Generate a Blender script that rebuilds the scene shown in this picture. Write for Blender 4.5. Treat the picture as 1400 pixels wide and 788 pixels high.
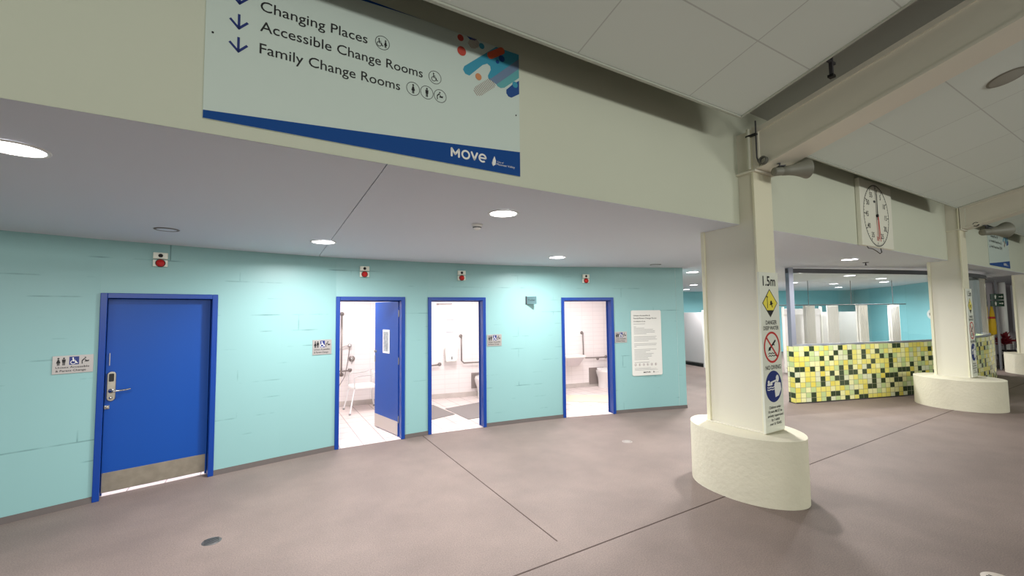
import bpy, bmesh, math, random
from mathutils import Vector, Matrix
random.seed(7)
scn = bpy.context.scene
for o in list(bpy.data.objects): bpy.data.objects.remove(o)
COL = scn.collection

# ------------------------------------------------------------------ camera
YAW, PITCH, ROLL, FPX, CAMH = 0.52964, 0.05718, -0.011708, 576.26, 1.8
cam_d = bpy.data.cameras.new('camera'); cam = bpy.data.objects.new('camera', cam_d); COL.objects.link(cam)
cam_d.sensor_width = 36.0; cam_d.lens = FPX/1400*36; cam_d.clip_start = .05; cam_d.clip_end = 200
fw = Vector((math.sin(YAW)*math.cos(PITCH), math.cos(YAW)*math.cos(PITCH), math.sin(PITCH)))
r0 = Vector((math.cos(YAW), -math.sin(YAW), 0)); u0 = r0.cross(fw)
rr = r0*math.cos(ROLL)+u0*math.sin(ROLL); uu = -r0*math.sin(ROLL)+u0*math.cos(ROLL)
m = Matrix((rr, uu, -fw)).transposed().to_4x4(); m.translation = Vector((0, 0, CAMH))
cam.matrix_world = m; scn.camera = cam

# ------------------------------------------------------------------ world, hall fill, exposure
W = bpy.data.worlds.new('hall_air'); scn.world = W; W.use_nodes = True
W.node_tree.nodes['Background'].inputs[0].default_value = (.88, 1.0, .90, 1)
W.node_tree.nodes['Background'].inputs[1].default_value = .25
scn.view_settings.view_transform = 'Standard'; scn.view_settings.look = 'None'
scn.view_settings.exposure = 0.5; scn.view_settings.gamma = 1; scn.view_settings.use_curve_mapping = False
DOWN_W, ROOM_W, HALL_W, BACK_W = 44, 25, 270, 42

def area(name, loc, rot, sx, sy, watts, color=(1, 1, 1), spread=180, shape='RECTANGLE', parent=None):
    d = bpy.data.lights.new(name, 'AREA'); d.shape = shape; d.size = sx
    if shape in ('RECTANGLE', 'ELLIPSE'): d.size_y = sy
    d.energy = watts; d.color = color; d.spread = math.radians(spread)
    o = bpy.data.objects.new(name, d); COL.objects.link(o); o.location = loc; o.rotation_euler = rot
    if parent: o.parent = parent
    return o
# added fill lamps, unseen behind the camera, lighting the fascia and hung panels
for hx in (-6, 3, 12):
    area('hall_fill', (hx, -13, 3.4), (math.radians(82), 0, 0), 5.0, 1.2, HALL_W, (1, .99, .93))

# ------------------------------------------------------------------ materials
def lin(c):
    return tuple(((x/255)/12.92 if x/255 <= .04045 else ((x/255+.055)/1.055)**2.4) for x in c)
MATS = {}
def mat(name, rgb, rough=.6, metal=0, spec=.5, bump=None, speck=None, emit=None):
    if name in MATS: return MATS[name]
    m = bpy.data.materials.new(name); m.use_nodes = True; nt = m.node_tree; b = nt.nodes['Principled BSDF']
    c = lin(rgb); b.inputs['Base Color'].default_value = (*c, 1)
    b.inputs['Roughness'].default_value = rough; b.inputs['Metallic'].default_value = metal
    b.inputs['Specular IOR Level'].default_value = spec
    tc = nt.nodes.new('ShaderNodeTexCoord')
    if speck:    # (scale, amount)
        n = nt.nodes.new('ShaderNodeTexNoise'); n.inputs['Scale'].default_value = speck[0]; n.inputs['Detail'].default_value = 3
        nt.links.new(tc.outputs['Object'], n.inputs['Vector'])
        rp = nt.nodes.new('ShaderNodeMapRange'); rp.inputs[1].default_value = .3; rp.inputs[2].default_value = .7
        rp.inputs[3].default_value = 1-speck[1]; rp.inputs[4].default_value = 1+speck[1]
        nt.links.new(n.outputs['Fac'], rp.inputs[0])
        mx = nt.nodes.new('ShaderNodeVectorMath'); mx.operation = 'SCALE'; mx.inputs[0].default_value = c
        nt.links.new(rp.outputs[0], mx.inputs['Scale']); nt.links.new(mx.outputs[0], b.inputs['Base Color'])
    if bump:     # (scale, strength)
        n = nt.nodes.new('ShaderNodeTexNoise'); n.inputs['Scale'].default_value = bump[0]; n.inputs['Detail'].default_value = 4
        nt.links.new(tc.outputs['Object'], n.inputs['Vector'])
        bp = nt.nodes.new('ShaderNodeBump'); bp.inputs['Strength'].default_value = bump[1]; bp.inputs['Distance'].default_value = .01
        nt.links.new(n.outputs['Fac'], bp.inputs['Height']); nt.links.new(bp.outputs[0], b.inputs['Normal'])
    if emit:
        b.inputs['Emission Color'].default_value = (*lin(emit[0]), 1); b.inputs['Emission Strength'].default_value = emit[1]
    MATS[name] = m; return m

def brick_mat(name, c1, c2, cm, bw, bh, mortar, offset=.5, rough=.5, coord='UV', bump=.3, bumpdist=.004, msmooth=.1, noise=None, spec=.5):
    m = bpy.data.materials.new(name); m.use_nodes = True; nt = m.node_tree; b = nt.nodes['Principled BSDF']
    b.inputs['Roughness'].default_value = rough; b.inputs['Specular IOR Level'].default_value = spec
    tc = nt.nodes.new('ShaderNodeTexCoord'); br = nt.nodes.new('ShaderNodeTexBrick')
    br.inputs['Scale'].default_value = 1; br.inputs['Brick Width'].default_value = bw; br.inputs['Row Height'].default_value = bh
    br.inputs['Mortar Size'].default_value = mortar; br.inputs['Mortar Smooth'].default_value = msmooth; br.offset = offset; br.squash = 1
    br.inputs['Color1'].default_value = (*lin(c1), 1); br.inputs['Color2'].default_value = (*lin(c2), 1); br.inputs['Mortar'].default_value = (*lin(cm), 1)
    nt.links.new(tc.outputs[coord], br.inputs['Vector'])
    nt.links.new(br.outputs['Color'], b.inputs['Base Color'])
    bp = nt.nodes.new('ShaderNodeBump'); bp.invert = True
    bp.inputs['Strength'].default_value = bump; bp.inputs['Distance'].default_value = bumpdist
    if noise:    # joints show only here and there, and a rough painted skin
        n = nt.nodes.new('ShaderNodeTexNoise'); n.inputs['Scale'].default_value = noise[0]; n.inputs['Detail'].default_value = 4
        nt.links.new(tc.outputs[coord], n.inputs['Vector'])
        mr = nt.nodes.new('ShaderNodeMapRange'); mr.inputs[1].default_value = .55; mr.inputs[2].default_value = .72
        nt.links.new(n.outputs['Fac'], mr.inputs[0])
        mu = nt.nodes.new('ShaderNodeMath'); mu.operation = 'MULTIPLY'
        nt.links.new(br.outputs['Fac'], mu.inputs[0]); nt.links.new(mr.outputs[0], mu.inputs[1])
        n2 = nt.nodes.new('ShaderNodeTexNoise'); n2.inputs['Scale'].default_value = noise[1]; n2.inputs['Detail'].default_value = 5
        nt.links.new(tc.outputs[coord], n2.inputs['Vector'])
        ad = nt.nodes.new('ShaderNodeMath'); ad.operation = 'MULTIPLY_ADD'; ad.inputs[1].default_value = noise[2]
        nt.links.new(n2.outputs['Fac'], ad.inputs[0]); nt.links.new(mu.outputs[0], ad.inputs[2])
        nt.links.new(ad.outputs[0], bp.inputs['Height'])
        mixc = nt.nodes.new('ShaderNodeMix'); mixc.data_type = 'RGBA'
        mixc.inputs[6].default_value = (*lin(c1), 1); mixc.inputs[7].default_value = (*lin(cm), 1)
        nt.links.new(mu.outputs[0], mixc.inputs[0]); nt.links.new(mixc.outputs[2], b.inputs['Base Color'])
    else: nt.links.new(br.outputs['Fac'], bp.inputs['Height'])
    nt.links.new(bp.outputs[0], b.inputs['Normal']); MATS[name] = m; return m

teal = brick_mat('teal_painted_block', (135, 178, 178), (135, 178, 178), (94, 134, 134), 1.3, .2, .006, rough=.42, bump=.4, bumpdist=.004, noise=(2.6, 9, .12))
white_tile = brick_mat('white_wall_tile', (236, 230, 228), (234, 228, 226), (222, 215, 213), .3, .1, .004, offset=0, rough=.3, bump=.2, bumpdist=.002)
floor_tile = brick_mat('room_floor_tile', (226, 214, 210), (220, 208, 204), (168, 154, 150), .3, .3, .006, offset=0, rough=.45, coord='Object', bump=.2, bumpdist=.002)
acoustic = brick_mat('acoustic_tile', (216, 224, 217), (214, 222, 215), (188, 194, 188), 1.15, .575, .005, offset=0, rough=.9, coord='Object', bump=.2, bumpdist=.002, spec=.1)
mosaic = bpy.data.materials.new('green_and_yellow_mosaic'); MATS['mosaic'] = mosaic
def make_mosaic(m):
    m.use_nodes = True; nt = m.node_tree; b = nt.nodes['Principled BSDF']; b.inputs['Roughness'].default_value = .18
    tc = nt.nodes.new('ShaderNodeTexCoord')
    sc = nt.nodes.new('ShaderNodeVectorMath'); sc.operation = 'MULTIPLY'; sc.inputs[1].default_value = (1/.115, 1/.098, 1)
    nt.links.new(tc.outputs['UV'], sc.inputs[0])
    fl = nt.nodes.new('ShaderNodeVectorMath'); fl.operation = 'FLOOR'; nt.links.new(sc.outputs[0], fl.inputs[0])
    fo_ = nt.nodes.new('ShaderNodeVectorMath'); fo_.operation = 'ADD'; fo_.inputs[1].default_value = (61, 23, 0); nt.links.new(fl.outputs[0], fo_.inputs[0])
    wn = nt.nodes.new('ShaderNodeTexWhiteNoise'); wn.noise_dimensions = '2D'; nt.links.new(fo_.outputs[0], wn.inputs['Vector'])
    cr = nt.nodes.new('ShaderNodeValToRGB'); cr.color_ramp.interpolation = 'CONSTANT'
    stops = [(0, (54, 70, 46)), (.19, (236, 226, 120)), (.40, (240, 238, 176)), (.62, (196, 214, 150)), (.80, (232, 216, 96)), (.91, (222, 226, 190))]
    el = cr.color_ramp.elements
    while len(el) < len(stops): el.new(.5)
    for e, (p, c) in zip(el, stops): e.position = p; e.color = (*lin(c), 1)
    nt.links.new(wn.outputs['Value'], cr.inputs['Fac'])
    fr = nt.nodes.new('ShaderNodeVectorMath'); fr.operation = 'FRACTION'; nt.links.new(sc.outputs[0], fr.inputs[0])
    sp = nt.nodes.new('ShaderNodeSeparateXYZ'); nt.links.new(fr.outputs[0], sp.inputs[0])
    def edge(s):
        a = nt.nodes.new('ShaderNodeMath'); a.operation = 'SUBTRACT'; a.inputs[1].default_value = .5; nt.links.new(s, a.inputs[0])
        c = nt.nodes.new('ShaderNodeMath'); c.operation = 'ABSOLUTE'; nt.links.new(a.outputs[0], c.inputs[0])
        g = nt.nodes.new('ShaderNodeMath'); g.operation = 'GREATER_THAN'; g.inputs[1].default_value = .465; nt.links.new(c.outputs[0], g.inputs[0]); return g
    ex, ey = edge(sp.outputs[0]), edge(sp.outputs[1])
    mx = nt.nodes.new('ShaderNodeMath'); mx.operation = 'MAXIMUM'; nt.links.new(ex.outputs[0], mx.inputs[0]); nt.links.new(ey.outputs[0], mx.inputs[1])
    mc = nt.nodes.new('ShaderNodeMix'); mc.data_type = 'RGBA'; mc.inputs[7].default_value = (*lin((150, 150, 120)), 1)
    nt.links.new(mx.outputs[0], mc.inputs[0]); nt.links.new(cr.outputs[0], mc.inputs[6]); nt.links.new(mc.outputs[2], b.inputs['Base Color'])
    bp = nt.nodes.new('ShaderNodeBump'); bp.invert = True; bp.inputs['Strength'].default_value = .4; bp.inputs['Distance'].default_value = .003
    nt.links.new(mx.outputs[0], bp.inputs['Height']); nt.links.new(bp.outputs[0], b.inputs['Normal'])
make_mosaic(mosaic)

def make_floor():
    m = bpy.data.materials.new('brown_grey_resin'); m.use_nodes = True; nt = m.node_tree; b = nt.nodes['Principled BSDF']
    b.inputs['Roughness'].default_value = .62; b.inputs['Specular IOR Level'].default_value = .35
    tc = nt.nodes.new('ShaderNodeTexCoord')
    def noise(s, d, rough=.6):
        n = nt.nodes.new('ShaderNodeTexNoise'); n.inputs['Scale'].default_value = s; n.inputs['Detail'].default_value = d
        n.inputs['Roughness'].default_value = rough; nt.links.new(tc.outputs['Object'], n.inputs['Vector']); return n
    a, c = noise(1.6, 6), noise(110, 2)
    r = nt.nodes.new('ShaderNodeValToRGB'); e = r.color_ramp.elements
    e[0].position = .35; e[0].color = (*lin((117, 104, 98)), 1); e[1].position = .68; e[1].color = (*lin((129, 115, 108)), 1)
    nt.links.new(a.outputs['Fac'], r.inputs['Fac'])
    mr = nt.nodes.new('ShaderNodeMapRange'); mr.inputs[1].default_value = .3; mr.inputs[2].default_value = .7; mr.inputs[3].default_value = .78; mr.inputs[4].default_value = 1.22
    nt.links.new(c.outputs['Fac'], mr.inputs[0])
    sc = nt.nodes.new('ShaderNodeVectorMath'); sc.operation = 'SCALE'; nt.links.new(r.outputs[0], sc.inputs[0]); nt.links.new(mr.outputs[0], sc.inputs['Scale'])
    nt.links.new(sc.outputs[0], b.inputs['Base Color'])
    bp = nt.nodes.new('ShaderNodeBump'); bp.inputs['Strength'].default_value = .25; bp.inputs['Distance'].default_value = .004
    nt.links.new(c.outputs['Fac'], bp.inputs['Height']); nt.links.new(bp.outputs[0], b.inputs['Normal']); return m
floor_m = make_floor()

def make_glass():
    m = bpy.data.materials.new('clear_glass'); m.use_nodes = True; nt = m.node_tree
    for n in list(nt.nodes): nt.nodes.remove(n)
    out = nt.nodes.new('ShaderNodeOutputMaterial'); t = nt.nodes.new('ShaderNodeBsdfTransparent'); t.inputs[0].default_value = (.95, .975, .97, 1)
    g = nt.nodes.new('ShaderNodeBsdfGlossy'); g.inputs['Roughness'].default_value = 0.01
    lw = nt.nodes.new('ShaderNodeLayerWeight'); lw.inputs[0].default_value = .5
    pw = nt.nodes.new('ShaderNodeMath'); pw.operation = 'POWER'; pw.inputs[1].default_value = 5; nt.links.new(lw.outputs['Facing'], pw.inputs[0])
    f = nt.nodes.new('ShaderNodeMath'); f.operation = 'MULTIPLY_ADD'; f.inputs[1].default_value = .9; f.inputs[2].default_value = .04; nt.links.new(pw.outputs[0], f.inputs[0])
    mx = nt.nodes.new('ShaderNodeMixShader'); nt.links.new(f.outputs[0], mx.inputs[0]); nt.links.new(t.outputs[0], mx.inputs[1]); nt.links.new(g.outputs[0], mx.inputs[2])
    nt.links.new(mx.outputs[0], out.inputs[0]); return m
glass = make_glass()

soffit_m = mat('soffit_paint', (218, 223, 230), .7, spec=.2, bump=(60, .03))
fascia_m = mat('cream_green_render', (206, 210, 192), .75, spec=.2, bump=(35, .08), speck=(.8, .02))
cream = mat('cream_steel_paint', (222, 218, 202), .45, bump=(8, .03))
cream_lt = mat('cream_flange_paint', (230, 226, 200), .4)
plinth_m = mat('off_white_concrete', (220, 215, 194), .8, spec=.15, bump=(26, .5), speck=(3.2, .035))
panel_edge = mat('panel_edge_trim', (176, 180, 168), .6)
roof_m = mat('dark_roof_lining', (168, 172, 164), .9)
blue = mat('royal_blue_paint', (6, 70, 154), .4, spec=.3)
frame_blue = mat('blue_frame_paint', (6, 58, 142), .32, spec=.35)
steel = mat('brushed_steel', (176, 170, 158), .35, metal=.85, speck=(30, .08))
kick = mat('scuffed_steel_plate', (150, 142, 128), .42, metal=.6, speck=(12, .12))
chrome = mat('polished_chrome', (200, 198, 196), .18, metal=1)
rail_m = mat('satin_rail_steel', (150, 142, 138), .3, metal=.9)
black = mat('black_ink', (14, 14, 16), .6)
dark = mat('dark_rubber', (50, 48, 46), .7)
white = mat('white_plastic', (236, 235, 230), .4)
white_p = mat('white_gloss_ceramic', (240, 238, 236), .12)
offwhite = mat('warm_white_board', (226, 228, 214), .35)
sign_w = mat('pale_mint_sign_face', (204, 218, 210), .4)
sign_b = mat('sign_blue', (0, 68, 140), .5, spec=.2)
navy = mat('navy_ink', (16, 40, 112), .45)
silver = mat('anodised_silver_plate', (172, 168, 166), .35, metal=.5)
red = mat('red_lens', (190, 26, 24), .25)
red_ink = mat('red_ink', (198, 44, 40), .45)
yellow_ink = mat('hazard_yellow', (236, 220, 70), .3)
grey = mat('mid_grey_paint', (120, 122, 128), .4)
frame_g = mat('grey_window_frame', (126, 130, 142), .4)
dk_frame = mat('dark_frame_strip', (60, 60, 64), .5)
base_m = mat('dark_cove_skirting', (84, 76, 73), .6)
skirt = mat('grey_beige_skirting_tile', (196, 188, 182), .4, speck=(6, .1))
mat_grey = mat('grey_floor_mat', (140, 134, 132), .9)
beige = mat('pale_beige_vinyl', (228, 214, 190), .6)
curtain_m = mat('white_curtain', (204, 200, 194), .8)
cub_m = mat('pale_grey_laminate', (206, 202, 202), .4)
wall_teal2 = mat('smooth_teal_paint', (140, 206, 214), .5)
horn_m = mat('grey_horn', (128, 128, 116), .45)
pipe_m = mat('grey_conduit', (200, 200, 182), .4)
lens_m = mat('lit_lamp_face', (255, 255, 255), .5, emit=((255, 250, 252), 9))

# ------------------------------------------------------------------ mesh kit
class MB:
    def __init__(s): s.v = []; s.f = []; s.m = []; s.uv = []; s.sm = []; s.cut = []
    def mark(s): s.cut.append(len(s.f)); return s
    def add(s, vs, fs, mi=0, uvs=None, smooth=False):
        k = len(s.v); s.v += [tuple(v) for v in vs]
        for i, f in enumerate(fs):
            s.f.append([k+j for j in f]); s.m.append(mi); s.sm.append(smooth)
            s.uv.append(uvs[i] if uvs else None)
    def box(s, x0, x1, y0, y1, z0, z1, mi=0):
        s.add([(x0,y0,z0),(x1,y0,z0),(x1,y1,z0),(x0,y1,z0),(x0,y0,z1),(x1,y0,z1),(x1,y1,z1),(x0,y1,z1)],
              [(0,3,2,1),(4,5,6,7),(0,1,5,4),(1,2,6,5),(2,3,7,6),(3,0,4,7)], mi); return s
    def hexa(s, pts, mi=0):   # eight points: lower four then upper four
        s.add(pts, [(0,3,2,1),(4,5,6,7),(0,1,5,4),(1,2,6,5),(2,3,7,6),(3,0,4,7)], mi); return s
    def prism(s, poly, z0, z1, mi=0, smooth=False):   # ground polygon, ccw
        n = len(poly); s.add([(x,y,z0) for x,y in poly]+[(x,y,z1) for x,y in poly],
            [tuple(range(n-1,-1,-1)), tuple(range(n,2*n))], mi)
        s.add([(x,y,z0) for x,y in poly]+[(x,y,z1) for x,y in poly], [(i,(i+1)%n,n+(i+1)%n,n+i) for i in range(n)], mi, smooth=smooth); return s
    def plate(s, poly, y, t=.0008, mi=0):   # x-z polygon facing -y, front at y-t
        n = len(poly); a = sum(poly[i][0]*poly[(i+1)%n][1]-poly[(i+1)%n][0]*poly[i][1] for i in range(n))
        if a < 0: poly = poly[::-1]
        s.add([(x,y-t,z) for x,z in poly]+[(x,y,z) for x,z in poly],
              [tuple(range(n)), tuple(range(2*n-1,n-1,-1))]+[(i,n+i,n+(i+1)%n,(i+1)%n) for i in range(n)], mi); return s
    def disc(s, cx, cz, r, y, t=.0008, mi=0, n=28, rz=None):
        rz = rz or r
        return s.plate([(cx+r*math.cos(2*math.pi*i/n), cz+rz*math.sin(2*math.pi*i/n)) for i in range(n)], y, t, mi)
    def arc(s, cx, cz, ra, rb, y, a0=0, a1=360, t=.0008, mi=0, n=36):
        for i in range(n):
            p, q = math.radians(a0+(a1-a0)*i/n), math.radians(a0+(a1-a0)*(i+1)/n)
            s.plate([(cx+ra*math.cos(p),cz+ra*math.sin(p)),(cx+rb*math.cos(p),cz+rb*math.sin(p)),(cx+rb*math.cos(q),cz+rb*math.sin(q)),(cx+ra*math.cos(q),cz+ra*math.sin(q))], y, t, mi)
        return s
    def line(s, x0, z0, x1, z1, w, y, t=.0008, mi=0):
        d = math.hypot(x1-x0, z1-z0) or 1; nx, nz = -(z1-z0)/d*w/2, (x1-x0)/d*w/2
        return s.plate([(x0+nx,z0+nz),(x0-nx,z0-nz),(x1-nx,z1-nz),(x1+nx,z1+nz)], y, t, mi)
    def capsule(s, x0, z0, x1, z1, r, y, t=.0008, mi=0, n=8):
        a = math.atan2(z1-z0, x1-x0); p = []
        for i in range(n+1): b = a-math.pi/2+math.pi*i/n; p.append((x1+r*math.cos(b), z1+r*math.sin(b)))
        for i in range(n+1): b = a+math.pi/2+math.pi*i/n; p.append((x0+r*math.cos(b), z0+r*math.sin(b)))
        return s.plate(p, y, t, mi)
    def tube(s, path, r, n=10, mi=0, cap=True):
        path = [Vector(p) for p in path]; rs = r if isinstance(r, (list, tuple)) else [r]*len(path); rings = []
        up = Vector((0, 0, 1)); prev = None
        for i, p in enumerate(path):
            d = (path[min(i+1, len(path)-1)]-path[max(i-1, 0)]).normalized()
            if prev is None: a = d.cross(up) if abs(d.dot(up)) < .95 else d.cross(Vector((1, 0, 0)))
            else: a = prev-d*prev.dot(d)
            a.normalize(); prev = a; b = d.cross(a)
            rings.append([p+(a*math.cos(2*math.pi*j/n)+b*math.sin(2*math.pi*j/n))*rs[i] for j in range(n)])
        vs = [v for g in rings for v in g]; fs = []
        for i in range(len(rings)-1):
            for j in range(n): fs.append((i*n+j, i*n+(j+1)%n, (i+1)*n+(j+1)%n, (i+1)*n+j))
        s.add(vs, fs, mi, smooth=True)
        if cap: s.add(vs, [tuple(range(n-1,-1,-1)), tuple((len(rings)-1)*n+j for j in range(n))], mi)
        return s
    def lathe(s, prof, c=(0,0,0), axis='z', n=32, mi=0, smooth=True):   # (r, h) pairs
        vs = []
        for r, h in prof:
            for j in range(n):
                a = 2*math.pi*j/n; x, y = r*math.cos(a), r*math.sin(a)
                vs.append({'z': (c[0]+x, c[1]+y, c[2]+h), 'y': (c[0]+x, c[1]+h, c[2]+y), 'x': (c[0]+h, c[1]+x, c[2]+y)}[axis])
        fs = [(i*n+j, i*n+(j+1)%n, (i+1)*n+(j+1)%n, (i+1)*n+j) for i in range(len(prof)-1) for j in range(n)]
        s.add(vs, fs, mi, smooth=smooth); return s
    def wall(s, A, B, z0, z1, th, mi=0, mback=None, u0=0.):   # front A->B seen from its right side (-n), body offset to +n
        mback = mi if mback is None else mback
        dx, dy = B[0]-A[0], B[1]-A[1]; L = math.hypot(dx, dy); nx, ny = -dy/L*th, dx/L*th
        P = [(A[0],A[1],z0),(B[0],B[1],z0),(B[0],B[1],z1),(A[0],A[1],z1)]
        Q = [(x+nx,y+ny,z) for x,y,z in P]
        u = [(u0,z0),(u0+L,z0),(u0+L,z1),(u0,z1)]
        s.add(P+Q, [(0,1,2,3)], mi, [u]); s.add(P+Q, [(5,4,7,6)], mback, [[u[1],u[0],u[3],u[2]]])
        s.add(P+Q, [(1,5,6,2),(4,0,3,7)], mi, [[(0,z0),(th,z0),(th,z1),(0,z1)]]*2)
        s.add(P+Q, [(3,2,6,7),(4,5,1,0)], mi, [[(0,0),(L,0),(L,th),(0,th)]]*2); return s
    def build(s, name, mats, parent=None, bevel=0, seg=2, loc=None, **props):
        if s.cut:    # every marked piece becomes a mesh of its own
            cs = sorted(set([0]+s.cut+[len(s.f)])); first = None
            for i0, i1 in zip(cs, cs[1:]):
                q = MB(); ids = sorted({j for f in s.f[i0:i1] for j in f}); mp = {j: k for k, j in enumerate(ids)}
                q.v = [s.v[j] for j in ids]; q.f = [[mp[j] for j in f] for f in s.f[i0:i1]]; q.m = s.m[i0:i1]; q.uv = s.uv[i0:i1]; q.sm = s.sm[i0:i1]
                o = q.build(name, mats, parent, bevel, seg, loc, **props); first = first or o
            return first
        me = bpy.data.meshes.new(name); me.from_pydata(s.v, [], s.f)
        for mm in (mats if isinstance(mats, (list, tuple)) else [mats]): me.materials.append(mm)
        uvl = me.uv_layers.new(name='UVMap') if any(u for u in s.uv) else None
        for i, p in enumerate(me.polygons):
            p.material_index = s.m[i]; p.use_smooth = s.sm[i]
            if uvl and s.uv[i]:
                for k, li in enumerate(p.loop_indices): uvl.data[li].uv = s.uv[i][k]
        o = bpy.data.objects.new(name, me); COL.objects.link(o)
        if parent: o.parent = parent
        if loc: o.location = loc
        if bevel:
            bv = o.modifiers.new('bevel', 'BEVEL'); bv.width = bevel; bv.segments = seg; bv.limit_method = 'ANGLE'; bv.angle_limit = math.radians(40)
        for k, v in props.items(): o[k] = v
        return o

def thing(name, label, cat, loc=(0,0,0), rotz=0, group=None):
    o = bpy.data.objects.new(name, None); COL.objects.link(o); o.empty_display_size = .1
    o.location = loc; o.rotation_euler = (0, 0, rotz); o['label'] = label; o['category'] = cat
    if group: o['group'] = group
    return o
def tag(o, label, cat, group=None):
    o['label'] = label; o['category'] = cat
    if group: o['group'] = group
    return o
def struct(o): o['kind'] = 'structure'; return o

def text_into(mb, s, x, z, h, y, width=None, align='l', mi=0, bold=0):
    """lettering as mesh: cap height h, left or centre at x, baseline z, on a face at y looking to -y"""
    cu = bpy.data.curves.new('lettering', 'FONT'); cu.body = s; cu.size = 1; cu.offset = bold; cu.resolution_u = 3
    o = bpy.data.objects.new('lettering', cu); COL.objects.link(o)
    dg = bpy.context.evaluated_depsgraph_get(); me = bpy.data.meshes.new_from_object(o.evaluated_get(dg))
    bpy.data.objects.remove(o); bpy.data.curves.remove(cu)
    if not me.vertices: return
    mb.mark()
    xs = [v.co.x for v in me.vertices]; x0, x1 = min(xs), max(xs)
    sz = h/.72; sx = width/(x1-x0) if width else sz
    off = {'l': x-x0*sx, 'c': x-(x0+x1)/2*sx, 'r': x-x1*sx}[align]
    vs = [(off+v.co.x*sx, y-.0009, z+v.co.y*sz) for v in me.vertices]
    mb.add(vs, [tuple(p.vertices) for p in me.polygons], mi); bpy.data.meshes.remove(me)

def person(mb, x, z, h, y, mi=0, skirt_=False, own=True):   # standing pictogram, feet at z
    if own: mb.mark()
    mb.disc(x, z+h*.9, h*.1, y, mi=mi, n=14)
    if skirt_: mb.plate([(x-.07*h,z+.77*h),(x+.07*h,z+.77*h),(x+.2*h,z+.3*h),(x-.2*h,z+.3*h)], y, mi=mi)
    else: mb.plate([(x-.17*h,z+.77*h),(x+.17*h,z+.77*h),(x+.15*h,z+.38*h),(x-.15*h,z+.38*h)], y, mi=mi)
    mb.plate([(x-.11*h,z),(x-.02*h,z),(x-.01*h,z+.42*h),(x-.11*h,z+.42*h)], y, mi=mi)
    mb.plate([(x+.02*h,z),(x+.11*h,z),(x+.11*h,z+.42*h),(x+.01*h,z+.42*h)], y, mi=mi)
def wheelchair(mb, x, z, h, y, mi=0, own=True):
    w = h*.09
    if own: mb.mark()
    mb.disc(x-.08*h, z+h*.9, h*.085, y, mi=mi, n=14)
    mb.line(x-.08*h, z+.8*h, x-.05*h, z+.42*h, w*1.2, y, mi=mi); mb.line(x-.05*h, z+.45*h, x+.2*h, z+.45*h, w, y, mi=mi)
    mb.line(x-.07*h, z+.63*h, x+.15*h, z+.63*h, w*.8, y, mi=mi)
    mb.line(x+.18*h, z+.47*h, x+.32*h, z+.14*h, w, y, mi=mi); mb.line(x+.3*h, z+.13*h, x+.42*h, z+.19*h, w, y, mi=mi)
    mb.arc(x-.06*h, z+.28*h, .22*h, .29*h, y, 110, 395, mi=mi, n=20)
def baby_change(mb, x, z, h, y, mi=0, own=True):
    w = h*.1
    if own: mb.mark()
    mb.disc(x+.05*h, z+.88*h, h*.09, y, mi=mi, n=14)
    mb.line(x-.25*h, z+.02*h, x-.27*h, z+.45*h, w, y, mi=mi); mb.line(x-.27*h, z+.45*h, x-.02*h, z+.74*h, w*1.3, y, mi=mi)
    mb.line(x-.03*h, z+.72*h, x+.14*h, z+.5*h, w*.8, y, mi=mi)
    mb.line(x-.02*h, z+.34*h, x+.42*h, z+.34*h, w*.7, y, mi=mi)
    mb.capsule(x+.08*h, z+.43*h, x+.3*h, z+.43*h, h*.06, y, mi=mi); mb.disc(x+.38*h, z+.46*h, h*.07, y, mi=mi, n=12)

def ang(A, B): return math.atan2(B[1]-A[1], B[0]-A[0])

# ------------------------------------------------------------------ setting: floor and ceilings
D1, D2, D3, D4 = ((-1.423,5.707),(-.474,5.912)), ((.827,6.144),(1.765,6.128)), ((2.118,6.138),(3.042,6.045)), ((4.399,5.846),(5.344,5.573))
WEND = (6.746, 5.185)
b = MB(); b.box(-14, 32, -22, 16, -.12, 0); struct(b.build('floor', floor_m))
def soff_z(y): return 2.67-.0286*(min(y, 6)-2.51)
def fas_y(x): return 2.44+.018*x
def soffit(x0, x1):
    mb = MB()
    for ya, yb in ((None, 6.0), (6.0, 16.0)):
        P = [(x0, fas_y(x0) if ya is None else ya), (x1, fas_y(x1) if ya is None else ya), (x1, yb), (x0, yb)]
        mb.hexa([(x,y,soff_z(y)) for x,y in P]+[(x,y,3.2) for x,y in P])
    return mb
struct(soffit(-14, .597).build('ceiling', soffit_m)); struct(soffit(.603, 32).build('ceiling', soffit_m))
b = MB(); P = [(-14, fas_y(-14)-.001), (32, fas_y(32)-.001), (32, fas_y(32)-.3), (-14, fas_y(-14)-.3)]
P = [(-14, fas_y(-14)), (32, fas_y(32)), (32, fas_y(32)+.3), (-14, fas_y(-14)+.3)]
zt = 4.6
b.hexa([(x, y-.004, 2.672) for x, y in P[:2]]+[(x, y, 2.9) for x, y in P[2:]]+[(x, y-.004, zt) for x, y in P[:2]]+[(x, y, zt) for x, y in P[2:]])
struct(b.build('wall_fascia', fascia_m))
# dark roof lining above the hung panels
b = MB(); S = .25
b.hexa([(-14,-20,3.98+S*22),(32,-20,3.98+S*22),(32,3,3.79),(-14,3,3.79),(-14,-20,4.2+S*22),(32,-20,4.2+S*22),(32,3,4.0),(-14,3,4.0)])
struct(b.build('ceiling', roof_m))
b = MB(); b.box(-14,32,-9.35,-9.2,6.3,7.6); b.box(-14,-13.9,-9.3,3,3.2,7.6); b.box(31.9,32,-9.3,3,3.2,7.6); struct(b.build('wall_light_block', roof_m))  # unseen closing walls, added to keep light out of the roof void
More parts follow.
